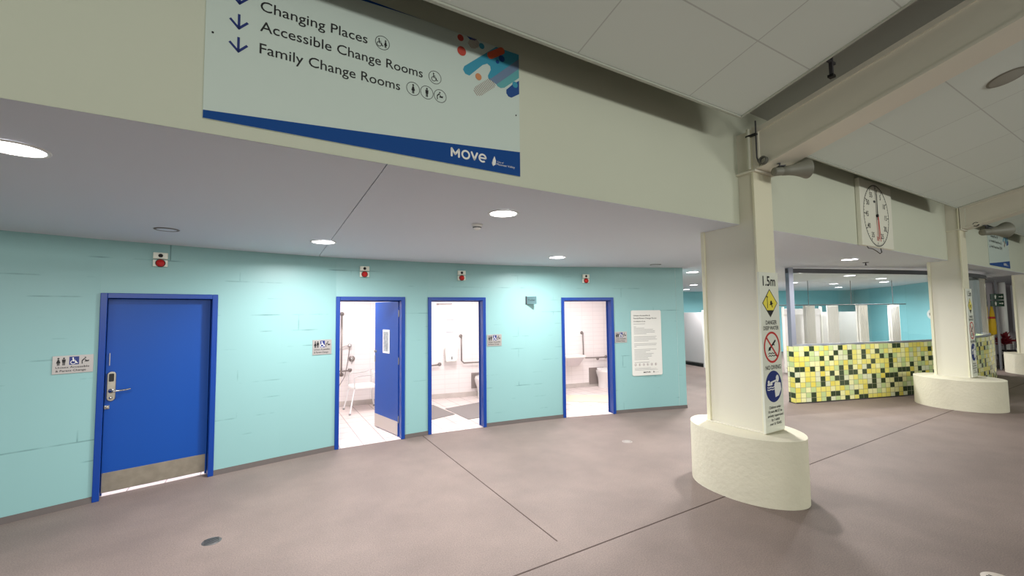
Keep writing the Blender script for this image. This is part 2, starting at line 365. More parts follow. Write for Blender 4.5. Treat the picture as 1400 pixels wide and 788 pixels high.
# hung acoustic panels, sloping up towards the pool
def hung(x0, x1, ye, xt):
    ln = 11.5; mb = MB(); mb.box(x0-xt, x1-xt, -ln, 0, 0, .05)
    o = mb.build('ceiling', acoustic); o.location = (xt, ye, 3.53+S*(2.13-ye)); o.rotation_euler = (-math.atan(S), 0, 0); struct(o)
    e = MB(); e.box(x0-xt, x1-xt, 0, .022, -.014, .062); e.box(x1-xt, x1-xt+.02, -ln, .022, -.014, .062); e.box(x0-xt-.02, x0-xt, -ln, .022, -.014, .062)
    q = e.build('panel_edge', panel_edge, o, bevel=.004)
for x0, x1, ye, xt in ((-8.3, -3.1, 2.1, -3.1-3.45), (-1.6, 3.64, 2.13, 1.78-3.45), (5.02, 10.13, 2.28, 6.14-3.45), (11.75, 16.9, 2.4, 12.9), (18.2, 23.3, 2.5, 19.3)):
    hung(x0, x1, ye, xt)

# ------------------------------------------------------------------ curved teal wall
def mid(A, B, k): 
    L = math.hypot(B[0]-A[0], B[1]-A[1]); n = (-(B[1]-A[1])/L, (B[0]-A[0])/L)
    return ((A[0]+B[0])/2+n[0]*k, (A[1]+B[1])/2+n[1]*k)
pts = [(-5.2,4.35), (-3.6,5.02), (-1.95,5.55), D1[0], 'd', D1[1], mid(D1[1], D2[0], .012), D2[0], 'd', D2[1], D3[0], 'd', D3[1], mid(D3[1], D4[0], .012), D4[0], 'd', D4[1], mid(D4[1], WEND, .012), WEND]
wb, bb = MB(), MB(); u = 0.; prev = None; door = False; DH = 2.04; TH = .16
for p in pts:
    if p == 'd': door = True; continue
    if prev:
        wb.wall(prev, p, DH-.002 if door else 0, 2.70, TH, 0, 1, u0=u)
        L = math.hypot(p[0]-prev[0], p[1]-prev[1])
        if not door:
            dx, dy = (p[0]-prev[0])/L, (p[1]-prev[1])/L; n = (dy, -dx)
            A = (prev[0], prev[1]); B = p
            q = lambda P, k, z: (P[0]+n[0]*k, P[1]+n[1]*k, z)
            bb.hexa([q(A,.022,0), q(B,.022,0), q(B,-.001,0), q(A,-.001,0), q(A,.006,.055), q(B,.006,.055), q(B,-.001,.055), q(A,-.001,.055)])
        u += L
    prev = p; door = False
wb.wall(WEND, (7.45, 7.75), 0, 2.70, TH, 0, 1, u0=u)
struct(wb.build('wall_front', [teal, white_tile]))
n = (math.sin(ang(WEND,(7.45,7.75))), -math.cos(ang(WEND,(7.45,7.75))))
bb.hexa([(WEND[0]+n[0]*.02,WEND[1],0),(7.45+n[0]*.02,7.75,0),(7.45,7.75,0),(WEND[0],WEND[1],0),(WEND[0]+n[0]*.005,WEND[1],.055),(7.45+n[0]*.005,7.75,.055),(7.45,7.75,.055),(WEND[0],WEND[1],.055)])
struct(bb.build('baseboard_front', base_m))

# ------------------------------------------------------------------ change rooms behind the wall
def back_y(x): return 8.87-.185*(x-1.24)
wb = MB(); wb.wall((-2.6, back_y(-2.6)), (7.7, back_y(7.7)), 0, 2.7, .12, 0); struct(wb.build('wall_rear', white_tile))
wb = MB(); PART = [((-2.35,5.75),(-2.3,9.5)), ((.22,6.24),(.3,9.0)), ((1.95,6.32),(2.42,8.62)), ((3.72,6.2),(4.66,8.2)), ((6.60,5.45),(7.28,7.72))]
for A, B in PART: wb.wall(A, B, 0, 2.7, .08, 0)
struct(wb.build('wall_partition', white_tile))
b = MB(); b.prism([(-2.5,5.6),(-.9,5.98),(.8,6.31),(2,6.3),(3.1,6.21),(4.4,6.02),(5.4,5.73),(6.7,5.36),(7.4,7.75),(-2.5,9.55)], 2.42, 2.46); struct(b.build('ceiling', soffit_m))
def lerp(A, B, t): return (A[0]+(B[0]-A[0])*t, A[1]+(B[1]-A[1])*t)
b = MB(); b.prism([(-2.5,5.66),(-1.447,5.817),(-.498,6.022),(.05,6.1),D2[0],D2[1],D3[0],D3[1],D4[0],D4[1],(6.7,5.3),(7.4,7.75),(-2.5,9.55)], .0005, .004)
fo = b.build('floor', floor_tile); struct(fo)
b = MB()
for x0, x1 in ((-2.2,.22),(.4,2.38),(2.6,4.6),(4.8,7.2)):
    A, B = (x0, back_y(x0)-.012), (x1, back_y(x1)-.012); b.wall(A, B, .004, .105, .011)
struct(b.build('baseboard_rear', skirt))
room_c = [(-.9,7.3), (1.15,7.4), (3.1,7.1), (5.6,6.6)]
for i, (x, y) in enumerate(room_c):
    t = thing('ceiling_light', ['lit square ceiling panel in the room behind the closed blue door', 'lit square ceiling panel in the room with the white shower chair',
        'lit square ceiling panel in the room with the hand towel dispenser', 'lit square ceiling panel in the room with the wash basin'][i], 'ceiling light', (x, y, 2.4195))
    MB().box(-.3,.3,-.3,.3,-.02,0).build('frame', white, t, bevel=.004)
    MB().box(-.27,.27,-.27,.27,-.024,-.0201).build('diffuser', lens_m, t)
    area('room_lamp', (0, 0, -.03), (0, 0, 0), .5, .5, ROOM_W*(2.2 if i == 0 else 1), (1, .955, .95), parent=t)

# ------------------------------------------------------------------ doors
def door_frame(i, A, B):
    a = ang(A, B); L = math.hypot(B[0]-A[0], B[1]-A[1])
    t = bpy.data.objects.new('door_%d' % i, None); COL.objects.link(t); t.location = (A[0], A[1], 0); t.rotation_euler = (0,0,a); struct(t)
    mb = MB(); w = .052
    for x0, x1, xs in ((0, w, w), (L-w, L, L-w)):
        mb.box(x0, x1, -.022, TH+.02, 0, DH)
        mb.box(min(xs, xs+(.014 if xs < L/2 else -.014)), max(xs, xs+(.014 if xs < L/2 else -.014)), .128, .146, .0, DH-w)
    mb.box(w, L-w, -.022, TH+.02, DH-w, DH); mb.box(w, L-w, .128, .146, DH-w-.014, DH-w)
    mb.build('door_frame', frame_blue, t, bevel=.004); return t, L, w
t1, L1, w = door_frame(1, *D1)
DY = .086
lf = MB().box(w+.004, L1-w-.004, DY, DY+.04, .04, DH-w-.004).build('door_leaf', blue, t1, bevel=.002)
MB().box(w+.008, L1-w-.016, DY-.0025, DY-.0001, .042, .235).build('kick_plate', kick, lf, bevel=.001)
lk = MB().prism([(0,0),(0,0)], 0, 0) if False else None
def lockset(parent, x, yf, zc):
    mb = MB(); P = []
    for i in range(13): a = math.pi*i/12; P.append((x+.034*math.cos(a), zc+.115+.034*math.sin(a)))
    for i in range(13): a = math.pi+math.pi*i/12; P.append((x+.034*math.cos(a), zc-.115+.034*math.sin(a)))
    mb.plate(P, yf, .022); o = mb.build('lock_plate', steel, parent, bevel=.006)
    kb = MB(); Q = []
    for cx, cz in ((.010,.022),(-.010,.022),(-.010,-.022),(.010,-.022)):
        a0 = {(1,1):0,(-1,1):90,(-1,-1):180,(1,-1):270}[(1 if cx > 0 else -1, 1 if cz > 0 else -1)]
        for k in range(5): a = math.radians(a0+90*k/4); Q.append((x+cx+.009*math.cos(a), zc+.088+cz*1.4+.009*math.sin(a)))
    kb.plate(Q, yf-.0221, .004); kb.build('keypad', black, o)
    h = MB(); zh = zc-.045
    h.tube([(x,yf-.02,zh),(x,yf-.055,zh),(x+.012,yf-.066,zh),(x+.05,yf-.068,zh),(x+.12,yf-.064,zh+.004),(x+.145,yf-.055,zh+.008)], [.011,.011,.011,.010,.009,.008])
    h.lathe([(.0,-.006),(.022,-.006),(.022,0),(.0,0)], (x, yf-.022, zh), 'y'); h.build('door_handle', chrome, o)
    c = MB(); c.lathe([(0,-.006),(.013,-.006),(.015,0),(0,0)], (x, yf-.022, zc-.115), 'y'); c.build('lock_cylinder', chrome, o)
lockset(lf, w+.052, DY, 1.095)
c = MB(); c.box(w+.006, w+.045, DY-.01, DY-.0001, .87, .905); c.lathe([(0,-.014),(.011,-.014),(.013,0),(0,0)], (w+.026,DY-.01,.888), 'y'); c.build('deadbolt', steel, lf, bevel=.002)
c = MB(); c.box(w+.03, w+.036, DY-.009, DY-.0001, 1.305, 1.43); c.build('pull_strip', silver, lf)

t2, L2, w = door_frame(2, *D2)
# leaf of door 2 stands open into the room, hinged on the right jamb
hx, hy = L2-w-.006, .125
al = math.radians(96.5)
piv = bpy.data.objects.new('door_leaf', None)
mb = MB(); LW = .80; mb.box(-LW, 0, 0, .04, .012, DH-w-.006)
lf2 = mb.build('door_leaf', blue, t2, bevel=.002); lf2.location = (hx, hy, 0); lf2.rotation_euler = (0, 0, -math.radians(77))
MB().box(-LW+.008, -.008, -.0026, -.0001, .016, .215).build('kick_plate', mat('bright_steel_plate', (190,182,176), .35, metal=.4), lf2, bevel=.001)
nf = MB(); nf.box(-.50,-.28,-.012,-.0001,1.19,1.55); nfo = nf.build('notice_holder', white, lf2, bevel=.003)
nb = MB(); nb.plate([(-.47,1.22),(-.31,1.22),(-.31,1.52),(-.47,1.52)], -.0121, .001); nbo = nb.build('notice_sheet', mat('printed_grey_photo', (150,158,160), .5, speck=(22,.35)), nfo)
for z in (.25, 1.1, 1.8):
    MB().tube([(.006,.0,z-.05),(.006,.0,z+.05)], .008).build('hinge', steel, lf2)
e = MB(); e.box(-LW-.004, -LW+.02, -.006, .046, 1.03, 1.13); e.tube([(-LW+.05,.04,1.08),(-LW+.05,.09,1.08),(-LW+.08,.1,1.08),(-LW+.17,.1,1.08)], .009)
e.tube([(-LW+.05,0,1.2),(-LW+.05,-.03,1.2)], .018); e.build('latch', steel, lf2)
door_frame(3, *D3); door_frame(4, *D4)

# ------------------------------------------------------------------ downlights in the soffit
def downlight(x, y, label, lit=True, r=.112, z=None, watts=None, group=None):
    z = soff_z(y) if z is None else z
    t = thing('downlight', label, 'ceiling light', (x, y, z), 0, group)
    MB().lathe([(r,-.0005),(r+.004,-.006),(r+.018,-.005),(r+.022,0),(r+.001,.0)]).build('trim_ring', white if lit else mat('dark_grey_ring', (120,116,112), .6), t)  # unlit fittings get a dark grey ring
    if lit:
        MB().lathe([(0,-.004),(r,-.004)], smooth=False, n=40).build('diffuser', lens_m, t)
        area('downlight_lamp', (0,0,-.012), (0,0,0), r*1.7, 0, watts if watts is not None else DOWN_W, (1,.97,.965), 165, 'DISK', t)
    else: MB().lathe([(0,-.003),(r,-.003)], smooth=False, n=40).build('diffuser', soffit_m, t)
downlight(-1.11, 3.06, 'lit round ceiling light cut off by the left edge of the photo')
downlight(1.76, 3.14, 'lit round ceiling light beside the small smoke detector')
downlight(.54, 5.03, 'lit round ceiling light at the end of the ceiling joint, above the first open doorway')
downlight(3.70, 4.99, 'lit round ceiling light nearest the small flag sign on the teal wall')
downlight(5.26, 3.24, 'lit round ceiling light hidden behind the column with the 1.5m sign')
downlight(8.76, 3.33, 'lit round ceiling light under the pace clock')
downlight(-.80, 4.94, 'unlit round ceiling fitting above the closed blue door', lit=False, r=.075)
downlight(5.85, 5.04, 'unlit round ceiling fitting near the end of the teal wall', lit=False, r=.075)
# further lights in the change area behind the mosaic counter
back = [((10.36,4.79),1),((12.48,4.76),1),((15.4,6.3),1),((18.2,7.3),1),((14.6,4.85),1),((16.3,5.35),1),((13.4,6.5),1),((15.6,8.5),1),((7.6,5.6),1),((11.3,8.3),1),((13.6,10.3),1)]
for (x, y), k in back:
    downlight(x, y, 'lit round ceiling light in the cubicle area behind the counter', watts=BACK_W, group='ceiling lights of the cubicle area')
t = thing('smoke_detector', 'small white smoke detector on the soffit beside the round light', 'detector', (1.73, 3.60, soff_z(3.6)))
MB().lathe([(.0,-.012),(.05,-.012),(.052,0),(0,0)]).build('base', white, t); MB().lathe([(0,-.05),(.022,-.05),(.036,-.04),(.042,-.022),(.042,-.012),(0,-.012)]).build('sensor_head', white, t)
MB().lathe([(.037,-.034),(.0385,-.034),(.0425,-.026),(.041,-.026)]).build('vent_slot', black, t)
t = thing('sprinkler_head', 'small dark sprinkler on the ceiling below the pace clock', 'sprinkler', (9.6, 3.4, soff_z(3.4)))
MB().lathe([(0,-.01),(.045,-.008),(.05,0)]).build('escutcheon', dk_frame, t); MB().lathe([(0,-.06),(.022,-.058),(.01,-.04),(.008,-.01),(0,-.01)]).build('deflector', dk_frame, t)

# ------------------------------------------------------------------ wall units, plaques and notices on the teal wall
def on_wall(A, B, x):   # ground point on the face A-B at world x
    t = (x-A[0])/(B[0]-A[0]); return (x, A[1]+(B[1]-A[1])*t)
for i, (A, B, x, z, w_) in enumerate(((*D1, -.985, 2.405, .062), (*D2, 1.19, 2.39, .062), (*D3, 2.64, 2.38, .062), (*D4, 4.84, 2.37, .062))):
    p = on_wall(A, B, x)
    t = thing('call_alarm', ['call alarm unit with red lamp above the closed blue door', 'call alarm unit with red lamp above the doorway with the half open door',
        'call alarm unit with red lamp above the middle open doorway', 'call alarm unit with red lamp above the doorway nearest the notice board'][i], 'alarm', (p[0], p[1], z), ang(A, B))
    MB().box(-w_,w_,-.045,0,.008,.075).build('sensor_box', offwhite, t, bevel=.006)
    MB().lathe([(0,-.012),(.014,-.01),(.02,0)], (.0,-.045,.042), 'y').build('sensor_lens', black, t)
    MB().box(-w_,w_,-.035,0,-.075,-.002).build('lamp_base', offwhite, t, bevel=.006)
    MB().lathe([(0,-.04),(.022,-.036),(.036,-.022),(.038,0)], (0,-.035,-.038), 'y').build('red_lamp', red, t)
    MB().arc(0,-.038,.038,.043,-.035,t=.006,n=24).build('lamp_bezel', black, t)

def plaque(A, B, x0, x1, z0, z1, label):
    p0, p1 = on_wall(A, B, x0), on_wall(A, B, x1); L = math.hypot(p1[0]-p0[0], p1[1]-p0[1])
    t = thing('door_plaque', label, 'sign', (p0[0], p0[1], z0), ang(A, B)); H = z1-z0; y = -.0085
    MB().box(0,L,-.008,0,0,H).build('plate', silver, t, bevel=.001)
    mb = MB(); person(mb, L*.14, H*.47, H*.43, y, skirt_=True); person(mb, L*.27, H*.47, H*.43, y); baby_change(mb, L*.78, H*.49, H*.40, y); mb.build('figures', black, t)
    mb = MB(); mb.plate([(L*.40,H*.48),(L*.64,H*.48),(L*.64,H*.93),(L*.40,H*.93)], y+.0005); sq = mb.build('blue_square', navy, t)
    mb = MB(); wheelchair(mb, L*.51, H*.51, H*.38, y-.0006); mb.build('wheelchair_symbol', white, sq)
    mb = MB(); text_into(mb, 'Unisex Accessible', L*.08, H*.30, H*.115, y, L*.82, bold=.01); text_into(mb, '& Parent Change', L*.08, H*.11, H*.115, y, L*.74, bold=.01); mb.build('lettering', black, t)
W0 = ((-1.95,5.55), D1[0])
plaque(*W0, -1.715, -1.452, 1.265, 1.435, 'silver toilet plaque left of the closed blue door')
m12, m34 = mid(D1[1], D2[0], .012), mid(D3[1], D4[0], .012); m4e = mid(D4[1], WEND, .012)
plaque(m12, D2[0], .54, .775, 1.27, 1.465, 'silver toilet plaque left of the doorway with the half open door')
plaque(D3[1], m34, 3.065, 3.31, 1.26, 1.445, 'silver toilet plaque right of the middle open doorway')
plaque(D4[1], m4e, 5.36, 5.59, 1.235, 1.43, 'silver toilet plaque between the last doorway and the notice board')

# large white notice board
p0, p1 = on_wall(m4e, WEND, 5.69) , on_wall(m4e, WEND, 6.27); p0 = on_wall(D4[1], m4e, 5.68)
L = math.hypot(p1[0]-p0[0], p1[1]-p0[1]); H = 1.17
t = thing('notice_board', 'white conditions of use board with rounded corners on the teal wall', 'sign', (p0[0], p0[1], .635), ang(p0, p1))
P = []
for cx, cz, a0 in ((L-.03,.03,-90),(L-.03,H-.03,0),(.03,H-.03,90),(.03,.03,180)):
    for k in range(6): a = math.radians(a0+90*k/5); P.append((cx+.03*math.cos(a), cz+.03*math.sin(a)))
mb = MB(); mb.plate(P, .02, .033); mb.build('board', mat('pale_board', (214,214,208), .4), t, bevel=.002)
mb = MB(); y = -.0135
text_into(mb, 'Unisex Accessible &', .045, 1.065, .025, y, .34, bold=.012); text_into(mb, 'Family/Parent Change Room', .045, 1.015, .025, y, .47, bold=.012)
text_into(mb, 'Conditions of use', .045, .962, .021, y, .24, bold=.012)
text_into(mb, 'MOVE', .22, .045, .024, y, .14, bold=.03)
mb.mark(); mb.disc(.43, .058, .009, y, rz=.016); text_into(mb, 'Moonee Valley', .445, .047, .009, y, .085)
mb.build('lettering', black, t)
mb = MB(); rnd = random.Random(4); z = .925
for k, ln in enumerate([.24,0,.05,.22,.40,.44,.44,.26,0,.47,.45,.48,.30,0,.47,.46,.05,0,.46,.33,.24,.40,.36,.36,.28,.30,.0,.31]):
    if ln: mb.line(.045, z, .045+ln*.98, z, .006, y, .0006)
    z -= .0255
for k in range(3): mb.line(.045, .135-.018*k, .045+[.33,.44,.47][k], .135-.018*k, .004, y, .0006)
mb.build('small_print', mat('grey_print', (120,122,124), .6), t)
mb = MB()
for k in range(6): 
    x = .065+.082*k; mb.mark(); mb.arc(x, .195, .020, .023, y, n=18); person(mb, x, .178, .034, y, own=False)
mb.build('rule_icons', mat('brown_print', (120,96,100), .6), t)

# small flag sign that stands out from the wall
p = on_wall(m34, D4[0], 3.75)
t = thing('flag_sign', 'small grey sign standing out from the teal wall near the ceiling', 'sign', (p[0], p[1], 1.93), -math.radians(50))
MB().box(.02,.185,-.006,.006,0,.125).build('plate', mat('slate_sign', (92,122,126), .4), t, bevel=.001)
MB().box(-.0,.02,-.012,.012,-.005,.13).build('bracket', dk_frame, t, bevel=.001)
mb = MB(); text_into(mb, 'Toilet', .04, .05, .035, -.0066, .12); mb.build('lettering', black, t)

# ------------------------------------------------------------------ big wayfinding sign on the fascia
FA = math.atan(.018)
def way_sign(x0, x1, z0, z1, label, full=True):
    t = thing('wayfinding_sign', label, 'sign', (x0, fas_y(x0), z0), FA); L = (x1-x0)/math.cos(FA); H = z1-z0
    MB().box(0, L, -.012, -.005, 0, H).build('panel', sign_w, t, bevel=.001); y = -.0125
    mb = MB(); n_ = 24
    P = [(0.001,.001),(L-.001,.001),(L-.001,H*.198)]
    for i in range(1, n_): k = i/n_; P.append((L*(1-k), H*(.198-.153*k**1.0)-.004*math.sin(math.pi*k)))
    P.append((.001, H*.045)); mb.plate(P, y); 
    Q = [(0.001,H-.001),(L*.60,H-.001)]
    for i in range(1, 14): k = i/13; Q.append((L*.60*(1-k), H-.001-.075*H*k**1.3))
    mb.plate(Q, y); bar = mb.build('blue_band', sign_b, t)
    mb = MB(); lx = .225
    for s_, zz, wd in (('Changing Places', .699, .53), ('Accessible Change Rooms', .577, .86), ('Family Change Rooms', .443, .72)):
        text_into(mb, s_, lx, H*zz-.0, .056, y, wd, bold=.004)
    mb.build('lettering', black, t)
    mb = MB()
    for zz in ((.735, .588, .453) if full else (.588, .453)):
        cx, cz, k = .135, H*zz-.0, .052; mb.mark()
        mb.line(cx, cz+k*.85, cx, cz-k*.55, .011, y); mb.line(cx-k*.72, cz+k*.22, cx+.003, cz-k*.62, .011, y); mb.line(cx+k*.72, cz+k*.22, cx-.003, cz-k*.62, .011, y)
    mb.build('arrows', navy, t)
    mb = MB(); R = .042; y2 = y
    def ring(cx, cz): mb.mark(); mb.arc(cx, cz, R-.003, R, y2, n=26)
    z1_, z2_, z3_ = H*.737, H*.605, H*.479
    ring(.84, z1_); wheelchair(mb, .824, z1_-.026, .05, y2, own=False); person(mb, .858, z1_-.024, .045, y2, skirt_=True, own=False)
    ring(1.165, z2_); wheelchair(mb, 1.16, z2_-.026, .055, y2, own=False)
    for k, f in enumerate(('w', 'm', 'b')):
        cx = 1.025+.087*k; ring(cx, z3_)
        if f == 'w': person(mb, cx, z3_-.028, .057, y2, skirt_=True, own=False)
        elif f == 'm': person(mb, cx, z3_-.028, .057, y2, own=False)
        else: baby_change(mb, cx-.005, z3_-.026, .054, y2, own=False)
    mb.build('pictograms', black, t)
    # coloured corner pattern
    ax = lambda x: x+.28
    pal = dict(red=(188,72,58), teal=(58,150,178), navy=(22,72,140), orange=(206,92,56), tan=(206,138,92), mauve=(110,132,160), aqua=(96,168,172))
    def cap(x0, z0, x1, z1, r, c, lv=0):
        mm = MB(); mm.capsule(x0, z0, x1, z1, r, y-.0002*lv, .0005); mm.build('pattern_shape', mat('print_'+c, pal[c], .45), t)
    def shape(P, c, lv=0, nm='pattern_shape'):
        mm = MB(); mm.plate(P, y-.0005*lv, .0004); mm.build(nm, mat('print_'+c, pal[c], .45), t)
    E_ = L-.0008
    shape([(1.605,.875),(1.366,.667),(1.357,.642),(1.373,.618),(1.403,.614),(1.50,.715)], 'teal')
    shape([(1.605,.875),(1.50,.715),(1.536,.736),(1.559,.725),(1.563,.701),(1.541,.654),(1.544,.633),(1.58,.624),(E_,.841),(E_,.878)], 'teal')
    shape([(1.555,.632),(1.606,.611),(E_,.775),(E_,.846)], 'mauve', 1)
    shape([(1.602,.615),(1.615,.600),(1.640,.594),(1.669,.605),(E_,.709),(E_,.780)], 'aqua')
    cap(1.560, .800, 1.650, .862, .024, 'orange', 5)
    for cx, cz, r, c in ((1.34,.850,.022,'red'),(1.348,.763,.031,'red'),(1.469,.625,.023,'tan'),(1.649,.806,.023,'navy'),(1.615,.772,.013,'navy'),(1.495,.845,.020,'teal'),(1.755,.650,.022,'teal')):
        mm = MB(); mm.disc(cx, cz, r, y-.0012, .0004); mm.build('pattern_dot', mat('print_'+c, pal[c], .45), t)
    shape([(1.684,.595),(1.684,.570),(1.700,.551),(1.725,.549),(E_,.592),(E_,.688),(1.74,.652)], 'navy')
    shape([(1.385,.878),(1.41,.862),(1.445,.866),(1.46,.878)], 'navy')
    for (xa, za), (xb, zb), ln, n2 in (((1.448,.510),(1.588,.628),.036,15),((1.408,.822),(1.465,.866),.034,8)):
        mm = MB()
        for k in range(n2):
            f_ = k/(n2-1); h_ = ln*(.62 if k in (0, n2-1) else .85 if k in (1, n2-2) else 1); cx, cz = xa+(xb-xa)*f_, za+(zb-za)*f_
            mm.line(cx-h_*.62, cz+h_*.70, cx+h_*.62, cz-h_*.70, .0035, y)
        mm.build('hatched_pattern', mat('print_brown', (150,110,92), .5), t)
    mm = MB(); 
    for a_, b_, c_, d_ in ((1.275,.055,1.275,.102),(1.275,.102,1.30,.068),(1.30,.068,1.325,.102),(1.325,.102,1.325,.055)): mm.capsule(a_, b_, c_, d_, .0065, y-.001)
    mm.mark(); mm.arc(1.373,.078,.019,.031,y-.001,n=26); mm.mark(); mm.capsule(1.415,.102,1.435,.058,.0065,y-.001); mm.capsule(1.435,.058,1.455,.102,.0065,y-.001)
    mm.mark(); mm.arc(1.495,.078,.018,.030,y-.001,0,310,n=24); mm.line(1.47,.078,1.52,.078,.011,y-.001)
    mm.mark(); mm.plate([(1.575,.04),(1.592,.05),(1.596,.078),(1.585,.108),(1.572,.082),(1.567,.058)], y-.001); mm.mark(); mm.plate([(1.560,.07),(1.569,.045),(1.578,.034),(1.566,.052)], y-.001)
    text_into(mm, 'City of', 1.605, .068, .011, y-.001, .05); text_into(mm, 'Moonee Valley', 1.60, .050, .014, y-.001, .145); mm.build('logo', white, bar)
    mm = MB()
    for sx, sz in ((.03,H*.49),(L-.03,H*.49)): mm.mark(); mm.disc(sx, sz, .005, y, .002, n=12)
    mm.build('screw', black, t)
    return t
way_sign(-.275, 1.515, 2.74, 3.62, 'large white and blue change rooms sign on the fascia above the doors')
way_sign(13.85, 15.75, 2.72, 3.66, 'distant change rooms sign on the fascia behind the second horn speaker', full=False)

# ------------------------------------------------------------------ pace clock
cx0, cx1, cz0, cz1 = 7.02, 8.14, 2.665, 3.60
t = thing('pace_clock', 'square white swimming pace clock with red and black hands', 'clock', (cx0, fas_y(cx0), cz0), FA); L = cx1-cx0; H = cz1-cz0
MB().box(0, L, -.06, -.006, 0, H).build('case', mat('aged_white_case', (232,231,216), .5), t, bevel=.006)
y = -.0605; C0 = (L*.475, H*.485); R = .445; RX = .445
mb = MB(); mb.arc(*C0, R-.012, R, y, n=60)
for k in range(60):
    a = math.radians(6*k); r1 = R-.03 if k % 5 else R-.06
    mb.line(C0[0]+r1*math.sin(a), C0[1]+r1*math.cos(a), C0[0]+(R-.012)*math.sin(a), C0[1]+(R-.012)*math.cos(a), .006 if k % 5 else .012, y)
for k in range(1, 12):
    a = math.radians(30*k); rr_ = R-.115; text_into(mb, str(5*k) if k != 6 else '', C0[0]+rr_*math.sin(a), C0[1]+rr_*math.cos(a)-.035, .075, y, align='c', bold=.01) if k != 6 else None
mb.build('dial', black, t)
mb = MB(); text_into(mb, '30', C0[0], C0[1]-(R-.115)-.03, .06, y, align='c', bold=.01); mb.build('numeral', red_ink, t)
mb = MB(); mb.plate([(C0[0]-.012,C0[1]-.06),(C0[0]+.012,C0[1]-.06),(C0[0]+.008,C0[1]+.37),(C0[0]-.008,C0[1]+.37)], y-.012, .003); mb.disc(*C0, .022, y, .02); mb.build('minute_hand', black, t)
mb = MB(); mb.line(C0[0]-.005, C0[1]+.3, C0[0]-.05, C0[1]+.43, .006, y-.006); mb.disc(C0[0]-.06, C0[1]+.2, .03, y-.004, rz=.018); mb.build('logo', dk_frame, t)
mb = MB(); mb.line(C0[0], C0[1]-.02, C0[0]+.05, C0[1]-.37, .014, y-.018, .003); mb.line(C0[0]-.01, C0[1]-.02, C0[0]-.0, C0[1]-.34, .012, y-.018, .003); mb.build('second_hand', red_ink, t)
cd = MB(); cd.tube([(L*.2,-.03,0),(L*.22,-.04,-.03),(L*.33,-.05,-.035),(L*.45,-.05,-.06),(L*.55,-.045,-.085),(L*.63,-.04,-.06),(L*.63,-.03,0)], .005, 8); cd.build('cord', black, t)

# ------------------------------------------------------------------ columns, beams, horn speakers
def lens_ring(cx, cy, a, bb_, n=44, ang_=0):
    P = []
    for i in range(n):
        th = 2*math.pi*i/n; c, s_ = math.cos(th), math.sin(th)
        P.append((cx+a*math.copysign(abs(c)**1.1, c), cy+bb_*math.copysign(abs(s_)**.92, s_)))
    return P
def column(x, y0, y1, zt, ztop, ped, label):
    """steel column: x = left (-x) face, y0..y1 depth, ped = (cx, cy, a, b, height)"""
    t = thing('column', label, 'column', (x+.16, (y0+y1)/2, 0)); ox, oy = x+.16, (y0+y1)/2
    P = [(px-ox, py-oy) for px, py in lens_ring(*ped[:4])]
    mb = MB(); mb.prism(P, 0, ped[4], smooth=True); mb.build('pedestal', plinth_m, t, bevel=.018, seg=3)
    X0, X1, Y0, Y1 = x-ox, x+.32-ox, y0-oy, y1-oy; z0 = ped[4]
    MB().box(X0+.022, X1-.022, Y0+.02, Y1-.02, z0, ztop).build('shaft', cream, t)
    MB().box(X0, X1, Y0, Y0+.022, z0, ztop).build('flange', cream_lt, t, bevel=.003)
    MB().box(X0, X1, Y1-.04, Y1, z0, ztop).build('flange', cream_lt, t, bevel=.003)
    MB().box(X0-.02, X1+.02, Y0-.03, Y0+.30, zt, zt+.022).build('cap_plate', cream, t, bevel=.003)
    MB().box(X0-.01, X1+.01, Y0-.008, Y1+.01, z0, z0+.012).build('base_plate', cream, t, bevel=.003)
    return t
PED1 = (4.26, 2.60, .40, .565, .60)
column(4.17, 2.34, 2.955, 3.165, 3.60, PED1, 'cream steel column on an oval plinth, carrying the 1.5m sign')
column(10.93, 2.45, 2.925, 3.20, 3.75, (10.95, 2.62, .54, .60, .52), 'cream steel column on an oval plinth at the right end of the mosaic counter')
column(17.75, 2.5, 3.05, 3.25, 3.8, (17.9, 2.7, .72, .62, .52), 'farthest cream steel column, cut by the right edge of the photo')
def beam(x, y0, zb0, label, y1=-5):
    t = thing('roof_beam', label, 'beam', (x+.16, y0, zb0)); X0, X1 = -.16, .16
    def seg(xa, xb, o0, o1, q0, q1, nm, mm):   # offsets above the bottom line at both ends
        ya, yb = 0, y1-y0; r0_, r1_ = 0, (y0-y1)*.275
        mb = MB(); mb.hexa([(xa,yb,r1_+q0),(xb,yb,r1_+q0),(xb,ya,r0_+o0),(xa,ya,r0_+o0),(xa,yb,r1_+q1),(xb,yb,r1_+q1),(xb,ya,r0_+o1),(xa,ya,r0_+o1)]); return mb.build(nm, mm, t)
    D = .41; E = .08
    seg(X0+.025, X1-.025, .018, D-.02, .018, E-.02, 'web', cream)
    seg(X0, X1, 0, .02, 0, .02, 'flange', cream)
    seg(X0, X1, D-.045, D, E-.045, E, 'flange', cream)
    mb = MB(); mb.box(X0+.0, X1, -.0, .06, .0, D+.02); mb.build('end_stiffener', cream, t)
    return t
beam(4.17, 2.28, 3.19, 'sloping cream roof beam above the column with the 1.5m sign')
beam(10.93, 2.38, 3.225, 'sloping cream roof beam above the column at the end of the mosaic counter')
beam(17.75, 2.45, 3.27, 'distant sloping cream roof beam at the right edge of the photo')
